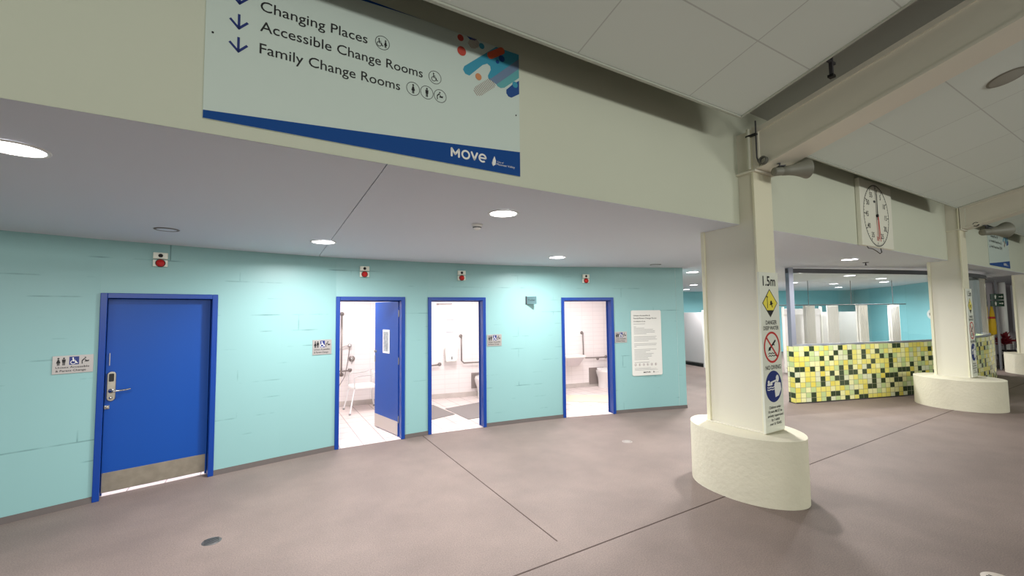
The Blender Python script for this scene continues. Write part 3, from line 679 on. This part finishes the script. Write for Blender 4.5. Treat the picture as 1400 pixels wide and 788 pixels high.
def horn(x, y, z, label, s=1.0, yaw=0):
    t = thing('horn_speaker', label, 'speaker', (x, y, z), yaw)
    t.rotation_euler = (0, -.1, yaw)
    mb = MB(); mb.lathe([(0,-.0),(.05*s,.0),(.055*s,.015*s),(.055*s,.10*s),(.05*s,.115*s),(.058*s,.12*s),(.062*s,.20*s),(.075*s,.28*s),(.10*s,.37*s),(.125*s,.43*s),(.128*s,.44*s),(.12*s,.44*s),(.07*s,.30*s),(.03*s,.25*s)], (0,0,0), 'x', n=36); mb.build('horn', horn_m, t)
    MB().lathe([(0,.22*s),(.02*s,.24*s),(.035*s,.31*s),(.03*s,.37*s),(0,.39*s)], (0,0,0), 'x').build('throat_cone', horn_m, t)
    mb = MB(); mb.tube([(.08*s,.0,.05*s),(.10*s,.0,.10*s),(.02*s,.02,.13*s),(-.04*s,.06,.14*s)], .012*s); mb.box(.05*s,.13*s,-.06*s,.06*s,.05*s,.062*s); mb.build('bracket', dk_frame, t)
horn(4.25, 2.19, 3.135, 'grey horn speaker on the beam above the 1.5m sign', .76, -.5)
horn(11.15, 2.22, 3.14, 'distant grey horn speaker on the column at the end of the mosaic counter', 1.1, -.45)
def conduit(x, y, z0, z1, label, bx=0.):
    t = thing('conduit', label, 'pipe', (x, y, z0)); Hh = z1-z0
    MB().tube([(0,0,0),(0,0,Hh)], .017).build('pipe', pipe_m, t)
    MB().tube([(.006,-.075,Hh+.06),(.004,-.075,.1),(.006,-.09,.05)], .007).build('cable', dk_frame, t)
    for z in (Hh*.80,): MB().box(-.02,.02,-.085,.018,z,z+.014).build('clip', black, t)
    mb = MB()
    for k in range(3): 
        P = [(.0+.012*k, -.13+.035*math.cos(a*.5236+k), .055+.035*math.sin(a*.5236+k)) for a in range(13)]; mb.tube(P, .008, 6)
    mb.build('coiled_cable', mat('grey_cable', (96,96,88), .5), t)
conduit(4.14, 2.36, 3.19, 3.60, 'vertical grey conduit with coiled cable on the column above the 1.5m sign')
conduit(10.96, 2.38, 3.22, 3.72, 'distant vertical conduit with coiled cable on the column by the counter end')
t = thing('beam_clamp', 'small dark bracket hanging in the gap beside the sloping beam', 'bracket', (3.95, 1.55, 3.80))
MB().box(-.012,.012,-.012,.012,-.1,.15).build('rod', dk_frame, t); MB().box(-.06,.06,-.01,.01,-.0,.02).build('cross_bar', dk_frame, t); MB().box(-.025,.025,-.02,.02,-.12,-.1).build('foot', black, t)
t = thing('ceiling_speaker', 'round grille in the hung ceiling panel at top right', 'speaker', (5.66, .905, 3.53+S*(2.13-.905)-.002)); t.rotation_euler = (-math.atan(S),0,0)
MB().lathe([(0,-.006),(.115,-.006),(.13,0)], n=40).build('grille', mat('grille_grey', (150,150,140), .6), t); MB().lathe([(.115,-.0065),(.12,-.008),(.132,0)], n=40).build('rim', mat('rim_grey', (120,118,106), .6), t)

# ------------------------------------------------------------------ depth and no diving sign on a column
def depth_sign(x, yface, z0, z1, w_, label, lettered=True):
    t = thing('pool_rules_sign', label, 'sign', (x, yface, z0)); H = z1-z0; L = w_; y = -.0225
    MB().box(0, L, -.022, 0, 0, H).build('board', offwhite, t, bevel=.002)
    f = lambda py: (592-py)/221*H     # board runs from 371 (top) to 592 (bottom)
    mb = MB(); text_into(mb, '1.5m', L*.5, f(390), f(376)-f(390), y, L*.66, 'c', bold=.015)
    text_into(mb, 'DANGER', L*.52, f(444.5), f(438.5)-f(444.5), y, L*.58, 'c', bold=.01); text_into(mb, 'DEEP WATER', L*.5, f(452), f(446.5)-f(452), y, L*.80, 'c', bold=.01)
    text_into(mb, 'NO DIVING', L*.52, f(507), f(501)-f(507), y, L*.80, 'c', bold=.01)
    for k, s_ in enumerate(('Children under', '10 years MUST be', 'actively supervised', 'by 1 adult', 'over 16 YEARS')):
        text_into(mb, s_, L*.52, f(560.5+5.6*k), .026, y, L*(.62,.72,.80,.42,.6)[k], 'c', bold=.01)
    mb.build('lettering', black, t)
    cz, hz, hw = f(414.5), f(394.5)-f(414.5), L*.40
    mb = MB(); mb.plate([(L*.5,cz-hz),(L*.5+hw,cz),(L*.5,cz+hz),(L*.5-hw,cz)], y, .0005); mb.build('hazard_border', black, t)
    k_ = .91
    mb = MB(); mb.plate([(L*.5,cz-hz*k_),(L*.5+hw*k_,cz),(L*.5,cz+hz*k_),(L*.5-hw*k_,cz)], y-.0006, .0005); dm = mb.build('hazard_diamond', yellow_ink, t)
    mb = MB(); q = .45; mb.plate([(L*.5-hw*k_*q,cz-hz*k_*(1-q)),(L*.5,cz-hz*k_),(L*.5+hw*k_*q,cz-hz*k_*(1-q))], y-.0012, .0005)
    mb.line(L*.36, cz-hz*.35, L*.36, cz+hz*.45, .008, y-.0012); mb.line(L*.32, cz+hz*.4, L*.36, cz+hz*.5, .006, y-.0012); mb.line(L*.40, cz+hz*.4, L*.36, cz+hz*.5, .006, y-.0012)
    mb.disc(L*.56, cz+hz*.02, .018, y-.0012, rz=.022); mb.line(L*.56, cz, L*.62, cz-hz*.3, .012, y-.0012); mb.line(L*.48, cz-hz*.12, L*.66, cz-hz*.02, .008, y-.0012); mb.build('depth_symbol', black, dm)
    cz, R = f(476.3), f(454.5)-f(476.3); rx = L*.42
    mb = MB(); n_ = 40
    def ell(mbx, a0, a1, yy):
        for i in range(n_):
            p_, q_ = 2*math.pi*i/n_, 2*math.pi*(i+1)/n_
            mbx.plate([(L*.5+rx*a0*math.cos(p_),cz+R*a0*math.sin(p_)),(L*.5+rx*a1*math.cos(p_),cz+R*a1*math.sin(p_)),(L*.5+rx*a1*math.cos(q_),cz+R*a1*math.sin(q_)),(L*.5+rx*a0*math.cos(q_),cz+R*a0*math.sin(q_))], yy)
    ell(mb, .87, 1, y-.0012); mb.line(L*.5-rx*.64, cz+R*.62, L*.5+rx*.64, cz-R*.62, .017, y-.0012); mb.build('prohibition_ring', red_ink, t)
    mb = MB(); mb.capsule(L*.42, cz-R*.02, L*.68, cz+R*.40, .010, y); mb.disc(L*.38, cz-R*.10, .018, y); mb.line(L*.40, cz-R*.0, L*.30, cz-R*.22, .008, y); mb.line(L*.55, cz+R*.2, L*.64, cz+R*.12, .010, y)
    for dz in (-.40, -.56):
        for k in range(6): mb.line(L*(.30+.07*k), cz+R*(dz+(.05 if k % 2 else -.02)), L*(.37+.07*k), cz+R*(dz+(-.02 if k % 2 else .05)), .008, y)
    mb.build('diver_symbol', black, t)
    cz, R = f(530.5), f(508.8)-f(530.5)
    mb = MB(); mb.disc(L*.5, cz, rx*1.02, y, .0008, rz=R, n=40); nd = mb.build('mandatory_disc', navy, t)
    mb = MB(); yy = y-.0012
    mb.disc(L*.70, cz+R*.48, .026, yy, rz=.034); mb.plate([(L*.52,cz+R*.1),(L*.58,cz+R*.28),(L*.86,cz+R*.18),(L*.88,cz-R*.25),(L*.74,cz-R*.62),(L*.56,cz-R*.70)], yy)
    mb.capsule(L*.34, cz+R*.26, L*.62, cz+R*.36, .008, yy); mb.disc(L*.24, cz+R*.30, .017, yy); mb.capsule(L*.2, cz+R*.14, L*.4, cz+R*.16, .011, yy)
    for k in range(4): mb.line(L*(.16+.09*k), cz-R*(.02+.04*(k%2)), L*(.25+.09*k), cz-R*(.06-.04*(k%2)), .009, yy); mb.line(L*(.16+.09*k), cz-R*(.16+.04*(k%2)), L*(.25+.09*k), cz-R*(.2-.04*(k%2)), .009, yy)
    mb.build('supervision_symbol', white, nd)
depth_sign(4.145, 2.338, .612, 2.165, .335, 'tall white 1.5m danger and no diving sign on the near column')
depth_sign(10.95, 2.448, .535, 2.13, .30, 'tall no diving sign on the column at the end of the mosaic counter')

# ------------------------------------------------------------------ mosaic counter with glass screen
CP = [(8.73,4.29),(9.2,4.12),(9.77,3.945),(10.3,3.78),(10.95,3.575),(11.61,3.39),(12.3,3.23),(13.1,3.11),(14.0,3.02),(14.9,3.0),(15.7,3.06),(16.3,3.17),(16.62,3.42)]
def off(P, d):
    out = []
    for i, p in enumerate(P):
        a, c = P[max(i-1,0)], P[min(i+1,len(P)-1)]; L = math.hypot(c[0]-a[0], c[1]-a[1])
        out.append((p[0]-(c[1]-a[1])/L*d, p[1]+(c[0]-a[0])/L*d))
    return out
CB = off(CP, .16)
def strip(mb, F, Bk, z0, z1, mi=0, uv=True):
    u = 0.; n = len(F)
    for i in range(n-1):
        L = math.hypot(F[i+1][0]-F[i][0], F[i+1][1]-F[i][1])
        A = [(*F[i],z0),(*F[i+1],z0),(*F[i+1],z1),(*F[i],z1)]; B = [(*Bk[i],z0),(*Bk[i+1],z0),(*Bk[i+1],z1),(*Bk[i],z1)]
        mb.add(A+B, [(0,1,2,3)], mi, [[(u,z0),(u+L,z0),(u+L,z1),(u,z1)]]); mb.add(A+B, [(5,4,7,6)], mi, [[(u+L,z0),(u,z0),(u,z1),(u+L,z1)]])
        mb.add(A+B, [(3,2,6,7),(4,5,1,0)], mi, [[(u,0),(u+L,0),(u+L,.1),(u,.1)]]*2); u += L
    for k, (a, c) in enumerate(((Bk[0],F[0]),(F[-1],Bk[-1]))):
        L = math.hypot(a[0]-c[0], a[1]-c[1]); 
        mb.add([(*a,z0),(*c,z0),(*c,z1),(*a,z1)], [(0,1,2,3)], mi, [[(-L+30*k,z0),(30*k,z0),(30*k,z1),(-L+30*k,z1)]])
    return mb
t = thing('tiled_counter', 'low curved wall of green, yellow and cream mosaic tiles below the glass', 'counter', (0,0,0))
CZ = 1.078
strip(MB(), CP, CB, .012, CZ).build('tiled_wall', mosaic, t)
strip(MB(), off(CP, -.006), off(CP, .166), 0, .02).build('dark_base_strip', dark, t)
t = thing('glass_screen', 'tall glass screen in a grey frame standing on the mosaic wall', 'glass screen', (0,0,0))
G0, G1 = off(CP, .055), off(CP, .105)
strip(MB(), G0, G1, CZ, CZ+.035).build('sill', frame_g, t)
strip(MB(), G0, G1, 2.50, 2.585).build('head_rail', dk_frame, t)
def post(i, fr, wdt, nm, mm, z0=CZ, z1=2.60, dep=.09):
    a, c = CP[i], CP[i+1]; L = math.hypot(c[0]-a[0], c[1]-a[1]); ex = ((c[0]-a[0])/L, (c[1]-a[1])/L); nx = (-ex[1], ex[0])
    q = lambda s_, d: (a[0]+(c[0]-a[0])*fr+ex[0]*s_+nx[0]*d, a[1]+(c[1]-a[1])*fr+ex[1]*s_+nx[1]*d)
    MB().prism([q(-wdt/2,.08-dep/2),q(wdt/2,.08-dep/2),q(wdt/2,.08+dep/2),q(-wdt/2,.08+dep/2)], z0, z1).build(nm, mm, t, bevel=.003)
post(0, .12, .10, 'end_post', frame_g)
post(11, .9, .14, 'end_post', dk_frame)
for i0, i1 in ((0,2),(2,4),(4,5),(5,8),(8,11)):
    g0, g1 = off(CP, .076)[i0:i1+1], off(CP, .086)[i0:i1+1]
    strip(MB(), g0, g1, CZ+.036, 2.50).build('glass_pane', glass, t)
# lid of ceiling above the screen head is the soffit itself

# ------------------------------------------------------------------ open change area behind: walls and cubicles
wb = MB(); wb.wall((9.0,13.6), (14,12.3), 0, 2.7, .15); wb.wall((14,12.3), (21.8,8.2), 0, 2.7, .15, u0=5); wb.wall((21.8,8.2), (17.3,4.1), 0, 2.7, .15, u0=12)
wb.wall((7.45,7.75), (9.0,13.6), 0, 2.7, .15)
struct(wb.build('wall_rear', wall_teal2))
def raydir(px): return {1066:.516,1095:.472,1106:.457,1138:.414,1158:.389,1178:.365,1221:.317,1250:.288}[px]
def partition(A, B, h, label, z0=.12, group=None, posts=True, m_=None):
    t = thing('cubicle_partition', label, 'partition', (A[0], A[1], 0), ang(A, B), group); L = math.hypot(B[0]-A[0], B[1]-A[1])
    MB().box(0, L, -.012, .012, z0, h).build('panel', m_ or cub_m, t, bevel=.002)
    if posts:
        for x in (0, L): MB().box(x-.03, x+.03, -.02, .02, 0, h+.06).build('post', white, t, bevel=.003)
    MB().box(0, L, -.02, .02, z0-.0, z0+.02).build('bottom_rail', rail_m, t)
    return t
partition((11.86,8.42), (12.16,9.62), 1.72, 'pale grey cubicle front seen in the gap right of the teal wall')
partition((12.05,8.36), (13.1,8.16), 1.72, 'pale grey cubicle side panel behind the first gap', posts=False)
partition((12.32,6.42), (12.5,7.5), 1.80, 'pale grey cubicle front between the near column and the glass screen')
partition((12.75,6.5), (13.9,6.05), 1.80, 'pale grey cubicle panel behind the left end of the glass')
b = MB(); b.box(-.2,1.3,-.18,.02,.0,.1); o = b.build('shade_block', dark, loc=(12.0,8.7,0)); o.rotation_euler = (0,0,ang((11.86,8.42),(12.16,9.62))); tag(o, 'dark low block standing in for the shade under the cubicle front in the gap', 'painted shade')  # dark block put in as the shade beneath the raised cubicle front
# curtain row seen through the glass
rows = [(1106,12.9),(1138,13.6),(1178,14.4),(1221,15.3)]
CPn = [(X, X*raydir(px)) for px, X in rows]
for i in range(3):
    A, B = CPn[i], CPn[i+1]; a = ang(A, B); n_ = (-math.sin(a), math.cos(a)); 
    if i < 2: partition((A[0]+.75, A[1]+.31), (B[0]+.75, B[1]+.31), 1.70, ('white cubicle back panel behind the first two curtains', 'grey cubicle back panel behind the middle curtains')[i], posts=False, m_=[mat('white_laminate', (214,212,212), .4), mat('grey_laminate', (170,172,172), .4)][i])
a = ang(CPn[0], CPn[-1])
t = thing('curtain_rail', 'long thin rail carrying the white cubicle curtains behind the glass', 'rail', (CPn[0][0], CPn[0][1], 1.9), a)
LR = math.hypot(CPn[-1][0]-CPn[0][0], CPn[-1][1]-CPn[0][1])
MB().tube([(-1,0,0),(LR+.4,0,0)], .014).build('rail', dk_frame, t)
for x in (.0, LR*.5, LR): MB().tube([(x,0,0),(x,0,soff_z(6)-1.9)], .008).build('drop_rod', dk_frame, t)
for i, (p, lab) in enumerate(zip(CPn, ('leftmost bunched white curtain behind the glass', 'second bunched white curtain from the left behind the glass', 'third bunched white curtain behind the glass, left of the bright blue bay', 'rightmost bunched white curtain behind the glass'))):
    mb = MB(); n_ = 48; Wd = .30; F = []
    for k in range(n_+1):
        x = -Wd/2+Wd*k/n_; F.append((x, .045*math.sin(k*math.pi*2/8)))
    B_ = [(x, y_+.004) for x, y_ in F]
    t = thing('cubicle_curtain', lab, 'curtain', (p[0], p[1], .35), a); strip(mb, F, B_, 0, 1.53); mb.build('cloth', curtain_m, t)
    mb = MB()
    for k in range(7): mb.tube([(-Wd/2+Wd*k/6, 0, 1.52), (-Wd/2+Wd*k/6, 0, 1.56)], .006, 6)
    mb.build('curtain_rings', chrome, t)
t = thing('wall_sticker', 'small white oval sticker on the teal wall behind the glass', 'sticker', (17.74, 4.52, 1.62), math.atan2(4.1, 4.5))
t.location = (18.0-.0, 4.737, 1.58); t.rotation_euler = (0, 0, ang((21.8,8.2),(17.3,4.1)))
MB().disc(0,0,.30,-.002,.01,rz=.17).build('oval', white, t)
mb = MB(); mb.arc(0,0,.0,.0,0,n=1) if False else None
mb.line(-.18,0,.18,0,.08,-.0125); mb.build('dark_mark', black, t)

# ------------------------------------------------------------------ right background past the second column
t = thing('exit_board', 'pair of dark green running man exit signs on the far wall', 'sign', (18.0, 3.40, 1.80), -.9)
for z in (0, .19):
    s_ = MB().box(-.14,.14,-.03,0,z,z+.17).build('sign_face', mat('exit_green', (14,60,44), .4), t, bevel=.004)
    mb = MB(); person(mb, -.04, z+.03, .11, -.031); mb.mark(); mb.line(.03, z+.085, .11, z+.085, .02, -.031); mb.plate([(.09,z+.12),(.09,z+.05),(.125,z+.085)], -.031); mb.build('symbol', white, s_)
MB().tube([(0,.02,-1.8),(0,.02,.75)], .03).build('pole', grey, t)
o = MB().lathe([(.0,0),(.09,0),(.09,2.62),(0,2.62)], n=28).build('round_pillar', white, loc=(21.6,3.95,0)); tag(o, 'slim white round pillar behind the exit signs', 'pillar')
t = thing('folded_umbrella', 'folded yellow umbrella standing behind the counter end', 'umbrella', (18.55, 3.62, 0))
MB().lathe([(0,.95),(.09,1.0),(.075,1.3),(.05,1.6),(.02,1.82),(0,1.85)], n=14).build('canopy', mat('umbrella_yellow', (224,184,30), .6), t)
MB().tube([(0,0,0),(0,0,.97)], .02).build('pole', white, t); MB().lathe([(0,0),(.2,0),(.2,.05),(0,.08)]).build('base', dark, t); MB().lathe([(.063,1.44),(.066,1.44),(.062,1.5),(.058,1.5)], n=14).build('strap', red_ink, t)
rnd = random.Random(3)
t = thing('red_plant', 'dark red leafy plant beside the yellow umbrella', 'plant', (19.05, 3.50, 0))
mb = MB()
for k in range(46):
    a, e_, l_ = rnd.uniform(0,6.28), rnd.uniform(.1,1.3), rnd.uniform(.2,.34)
    d = Vector((math.cos(a)*math.cos(e_), math.sin(a)*math.cos(e_), math.sin(e_))); s0 = Vector((0,0,rnd.uniform(.62,.8))); sd = d.cross(Vector((0,0,1))).normalized()*.045; dn = Vector((0,0,.01))
    mid_ = s0+d*l_*.55+Vector((0,0,.04)); tip = s0+d*l_
    mb.add([s0,mid_+sd,tip,mid_-sd,s0-dn,mid_+sd-dn,tip-dn,mid_-sd-dn], [(0,1,2,3),(7,6,5,4),(0,4,5,1),(1,5,6,2),(2,6,7,3),(3,7,4,0)])
mb.build('leaves', mat('crimson_leaf', (126,24,36), .6), t); MB().tube([(0,0,.3),(0,0,.7)], .02).build('stem', dark, t); MB().lathe([(0,0),(.13,0),(.18,.36),(.16,.36),(.15,.3),(0,.3)]).build('pot', dark, t)
def far_chair(x, y, rz, lab):
    t = thing('cafe_chair', lab, 'chair', (x, y, 0), rz)
    MB().box(-.22,.22,-.22,.22,.42,.46).build('seat', black, t, bevel=.01); MB().box(-.21,.21,.19,.22,.55,.84).build('backrest', black, t, bevel=.01)
    for sx in (-.2,.2):
        for sy in (-.2,.2): MB().tube([(sx*1.1,sy*1.1,0),(sx,sy,.43 if sy < 0 else .56)], .012).build('leg', chrome, t)
far_chair(19.75, 3.42, 2.6, 'black cafe chair behind the red plant'); far_chair(20.5, 2.9, -.9, 'black cafe chair at the far right beyond the white round table')
t = thing('cafe_table', 'small round white table beyond the counter end', 'table', (20.6, 3.62, 0))
MB().lathe([(0,.72),(.34,.72),(.35,.735),(.34,.76),(0,.76)], n=36).build('table_top', white, t); MB().tube([(0,0,.02),(0,0,.72)], .03).build('pedestal', chrome, t); MB().lathe([(0,0),(.24,0),(.22,.02),(0,.03)]).build('foot', chrome, t)
mb = MB(); F = [(23.2, 4.0-.055*k) for k in range(20)]; F = [(x+.03*math.sin(i*1.3), y_+.03*math.cos(i*1.3)) for i, (x, y_) in enumerate(F)]
o = strip(MB(), F, [(x+.006, y_+.004) for x, y_ in F], .9, 2.55).build('window_blind', mat('blind_grey', (170,168,172), .8)); tag(o, 'tall pale grey vertical blind beyond the far column', 'blind')
wb = MB(); wb.wall((17.3,4.1), (24,4.2), 0, 2.7, .15); wb.wall((24,5.2), (24.2,2.9), 0, 2.7, .15); struct(wb.build('wall_right', mat('mauve_grey_paint', (168,160,164), .6)))

# ------------------------------------------------------------------ floor joints, drains
def joint(A, B, w_, nm):
    L = math.hypot(B[0]-A[0], B[1]-A[1]); nx, ny = -(B[1]-A[1])/L*w_/2, (B[0]-A[0])/L*w_/2
    MB().prism([(A[0]-nx,A[1]-ny),(B[0]-nx,B[1]-ny),(B[0]+nx,B[1]+ny),(A[0]+nx,A[1]+ny)][::1], .0002, .0016).build(nm, mat('joint_sealant', (66,50,44), .8), kind='structure')
joint((-6, 2.585), (24, 2.56), .011, 'trim_1'); joint((2.012, 2.78), (2.03, 6.13), .010, 'trim_2')
t = thing('floor_drain', 'small dark oval drain cover in the floor left of the first open doorway', 'drain', (-.335, 4.22, 0), .1)
MB().lathe([(0,.004),(.064,.004),(.068,0)], n=24).build('cover', mat('drain_dark', (78,78,78), .5), t); mb = MB()
for k in range(5): mb.box(-.05,.05,-.045+.02*k,-.037+.02*k,.0041,.0048)
mb.build('slots', black, t)
t = thing('floor_drain', 'pale round drain cover in the floor in front of the last doorway', 'drain', (4.34, 4.32, 0))
MB().lathe([(0,.003),(.065,.003),(.07,0)], n=24).build('cover', mat('cap_grey', (150,142,136), .5), t); MB().arc(0,0,.0,.0,0,n=1)
mb = MB(); mb.lathe([(.045,.0033),(.052,.0033)], n=24, smooth=False); mb.build('rim_mark', mat('cap_rim', (96,88,84), .5), t)
t = thing('depth_marker', 'pale round depth marker on the floor at the bottom right edge', 'marker', (4.21, .875, 0))
MB().lathe([(0,.004),(.085,.004),(.09,0)], n=32).build('disc', mat('marker_pale', (190,180,168), .5), t)
mb = MB(); mb.box(-.05,-.035,.0,.05,.0041,.005); mb.box(-.02,-.008,.02,.06,.0041,.005); mb.box(.0,.012,.02,.055,.0041,.005); mb.box(-.06,.02,.0,.012,.0041,.005); mb.build('printed_mark', black, t)

# ------------------------------------------------------------------ fittings inside the change rooms
RB = -math.atan(.185)
def room_thing(name, label, cat, x, z): return thing(name, label, cat, (x, back_y(x)-.002, z), RB)
def grab(name_label, x, z, paths, flanges):
    t = room_thing('grab_rail', name_label, 'grab rail', x, z); mb = MB()
    for p in paths: mb.tube([(a, -b_, c) for a, b_, c in p], .016, 10)
    mb.build('rail', rail_m, t)
    for fx, fz in flanges: MB().lathe([(0,-.012),(.036,-.012),(.04,0),(0,0)], (fx,0,fz), 'y', n=20).build('flange', rail_m, t)
D_ = .07
# room 2: shower
grab('tall vertical grab rail in the shower room', 1.305, .0, [[(0,0,1.80),(0,D_,1.80),(0,D_,1.0),(0,D_,.62),(0,0,.62)]], [(0,1.80),(0,.62)])
grab('low horizontal grab rail in the shower room', .75, .70, [[(0,0,-.03),(0,D_,-.03),(.4,D_,-.01),(.72,D_,0),(.72,0,0)]], [(0,-.03),(.72,0)])
t = room_thing('shower_mixer', 'round chrome shower mixer above the white chair', 'tap', 1.49, .92)
MB().lathe([(0,-.02),(.05,-.02),(.058,0),(0,0)], (0,0,0), 'y').build('plate', rail_m, t); MB().lathe([(0,-.07),(.026,-.065),(.03,-.02),(0,-.02)], (0,0,0), 'y').build('knob', chrome, t)
MB().tube([(0,-.05,-.02),(0,-.055,-.10)], .007).build('lever', chrome, t)
t = room_thing('hand_shower', 'hand shower on a wall bracket beside the vertical rail', 'shower', 1.42, 1.18)
MB().tube([(-.1,-.06,-.02),(-.02,-.05,0),(.04,-.05,.01)], .011).build('bracket', rail_m, t); MB().lathe([(0,-.07),(.034,-.065),(.036,-.03),(0,0)], (.03,0,0), 'y').build('shower_head', chrome, t)
MB().tube([(.03,-.05,-.03),(.0,-.07,-.3),(-.05,-.12,-.58),(-.14,-.13,-.74),(-.19,-.13,-.78),(-.25,-.12,-.76)], .008).build('hose', rail_m, t)
# white shower chair
t = thing('shower_chair', 'white shower chair with armrests in the first open room', 'chair', (1.60, 8.30, .004), RB-1.35)
tubem = mat('white_tube', (240,240,240), .3)
mb = MB(); mb.prism([(-.23,-.2),(-.12,-.235),(.12,-.235),(.23,-.2),(.24,.18),(.2,.21),(-.2,.21),(-.24,.18)], .44, .475); mb.build('seat', white, t, bevel=.008)
mb = MB(); mb.box(-.22,.22,.20,.22,.58,.70); mb.build('backrest', white, t, bevel=.01)
for sx in (-1,1):
    for sy in (-1,1): 
        l_ = MB().tube([(sx*.27,sy*.28,.012),(sx*.21,sy*.19,.45)], .013).build('leg', tubem, t); MB().lathe([(0,0),(.02,0),(.018,.03),(0,.03)], (sx*.27,sy*.28,0), 'z', n=14).build('rubber_foot', mat('grey_rubber',(150,150,150),.8), l_)
    MB().tube([(sx*.25,-.2,.45),(sx*.25,-.2,.64),(sx*.25,-.15,.67),(sx*.25,.1,.68),(sx*.23,.21,.72),(sx*.22,.21,.45)], .012).build('armrest', mat('armrest_grey', (196,192,190), .4), t)
# room 3
t = room_thing('paper_notice', 'paper notice on the tiled wall of the middle room', 'notice', 3.31, 1.375)
MB().box(0,.20,-.003,0,0,.29).build('sheet', white, t)
mb = MB(); rnd = random.Random(5)
for k in range(9): mb.line(.03, .25-.022*k, .03+rnd.uniform(.08,.14), .25-.022*k, .005, -.0031)
mb.line(.02,.275,.18,.275,.008,-.0031); mb.line(.02,.018,.18,.018,.012,-.0031); mb.build('print', mat('print_slate', (90,96,120), .6), t)
t = room_thing('towel_dispenser', 'white hand towel dispenser on the wall of the middle room', 'dispenser', 3.42, .77)
mb = MB(); mb.hexa([(-.12,-.15,0),(.12,-.15,0),(.12,0,0),(-.12,0,0),(-.135,-.12,.30),(.135,-.12,.30),(.135,0,.30),(-.135,0,.30)]); mb.build('cover', white, t, bevel=.03, seg=4)
MB().disc(0,.1,.014,-.148,.003).build('keyhole', dk_frame, t); MB().disc(0,.07,.014,-.149,.003).build('window', dk_frame, t)
grab('L shaped grab rail beside the toilet in the middle room', 3.64, .73, [[(0,0,.57),(0,D_,.57),(0,D_,.3),(0,D_,.05),(.05,D_,0),(.3,D_,0),(.9,D_,.0),(.9,0,.0)]], [(0,.57),(.9,.0)])
grab('short horizontal grab rail left of the towel dispenser', 2.62, .70, [[(0,0,0),(0,D_,0),(.3,D_,.005),(.58,D_,.02),(.58,0,.02)]], [(0,0),(.58,.02)])
t = room_thing('coat_rail', 'thin rail high on the wall of the middle room', 'rail', 3.15, 1.99); MB().tube([(0,-.04,0),(.3,-.04,.0)], .008).build('bar', rail_m, t); MB().box(-.02,.02,-.04,0,-.02,.02).build('bracket', rail_m, t)
def toilet(x, y, rz, lab):
    t = thing('toilet', lab, 'toilet', (x, y, .004), rz); mb = MB(); secs = []
    for z, w_, f_, bk in ((0,.11,.30,.0),(.10,.11,.33,.0),(.22,.13,.42,.0),(.33,.175,.52,.0),(.40,.19,.56,.0)):
        ring = []
        for i in range(24):
            a = 2*math.pi*i/24; xx = w_*math.sin(a); yy = -f_/2-(f_/2)*math.cos(a)
            if yy > -f_*.45: xx = math.copysign(min(abs(xx)*1.25, w_), xx) if abs(xx) > 1e-6 else 0
            ring.append((xx, yy, z))
        secs.append(ring)
    vs = [v for r_ in secs for v in r_]; n_ = 24
    mb.add(vs, [(i*n_+j, i*n_+(j+1)%n_, (i+1)*n_+(j+1)%n_, (i+1)*n_+j) for i in range(4) for j in range(n_)], smooth=True); mb.add(secs[4], [tuple(range(n_))]); mb.build('bowl', white_p, t)
    P = [(.2*math.sin(2*math.pi*i/28), -.29-.285*math.cos(2*math.pi*i/28)) for i in range(28)][::-1]
    s_ = MB().prism(P, .405, .425).build('seat', white_p, t, bevel=.005); MB().prism(P, .427, .447).build('lid', white_p, t, bevel=.008)
    return t
def back_panel(x, z, w_, h, lab):
    t = room_thing('service_panel', lab, 'panel', x, z); MB().box(0,w_,-.02,0,0,h).build('panel', mat('taupe_laminate', (140,130,126), .5), t, bevel=.002)
back_panel(3.86, .17, .42, .33, 'grey panel behind the toilet in the middle room')
toilet(4.06, back_y(4.06)-.05, RB, 'white toilet seen at the right edge of the middle doorway')
def mat_thing(P, lab, m_=mat_grey):
    c = (sum(p[0] for p in P)/len(P), sum(p[1] for p in P)/len(P)); a = sum(P[i][0]*P[(i+1)%len(P)][1]-P[(i+1)%len(P)][0]*P[i][1] for i in range(len(P)))
    if a < 0: P = P[::-1]
    o = MB().prism([(x-c[0], y_-c[1]) for x, y_ in P], 0, .008).build('floor_mat', m_, loc=(c[0], c[1], .0045)); return tag(o, lab, 'mat')
mat_thing([(2.35,8.15),(2.86,7.98),(2.93,7.05),(2.5,6.93),(2.2,6.95)], 'grey floor mat at the left side of the middle room')
mat_thing([(2.94,7.55),(3.95,7.75),(3.85,6.95),(3.36,6.62),(2.98,6.60)], 'grey floor mat at the right side of the middle room')
# room 4
grab('L shaped grab rail above the toilet in the last room', 6.53, .69, [[(0,0,.60),(0,D_,.60),(0,D_,.3),(0,D_,.06),(.05,D_,.01),(.3,D_,0),(.65,D_,0),(.65,0,0)]], [(0,.60),(.42,-.03),(.65,0)])
t = room_thing('wash_basin', 'pale wall hung wash basin in the last room', 'basin', 6.20, .54)
mb = MB(); mb.hexa([(-.16,-.18,0),(.16,-.18,0),(.16,0,0),(-.16,0,0),(-.24,-.32,.2),(.24,-.32,.2),(.24,0,.2),(-.24,0,.2)]); mb.build('bowl', mat('basin_grey_white', (216,208,210), .3), t, bevel=.03, seg=3)
MB().box(-.25,.25,-.34,0,.2,.25).build('rim', white, t, bevel=.012)
back_panel(6.70, .06, .40, .39, 'grey panel beside the toilet in the last room')
toilet(6.98, back_y(6.98)-.06, RB-.1, 'white toilet seen at the right edge of the last doorway')
mat_thing([(5.05,6.98),(5.52,7.38),(6.55,6.68),(6.1,6.1)], 'pale beige mat across the floor of the last room', beige)
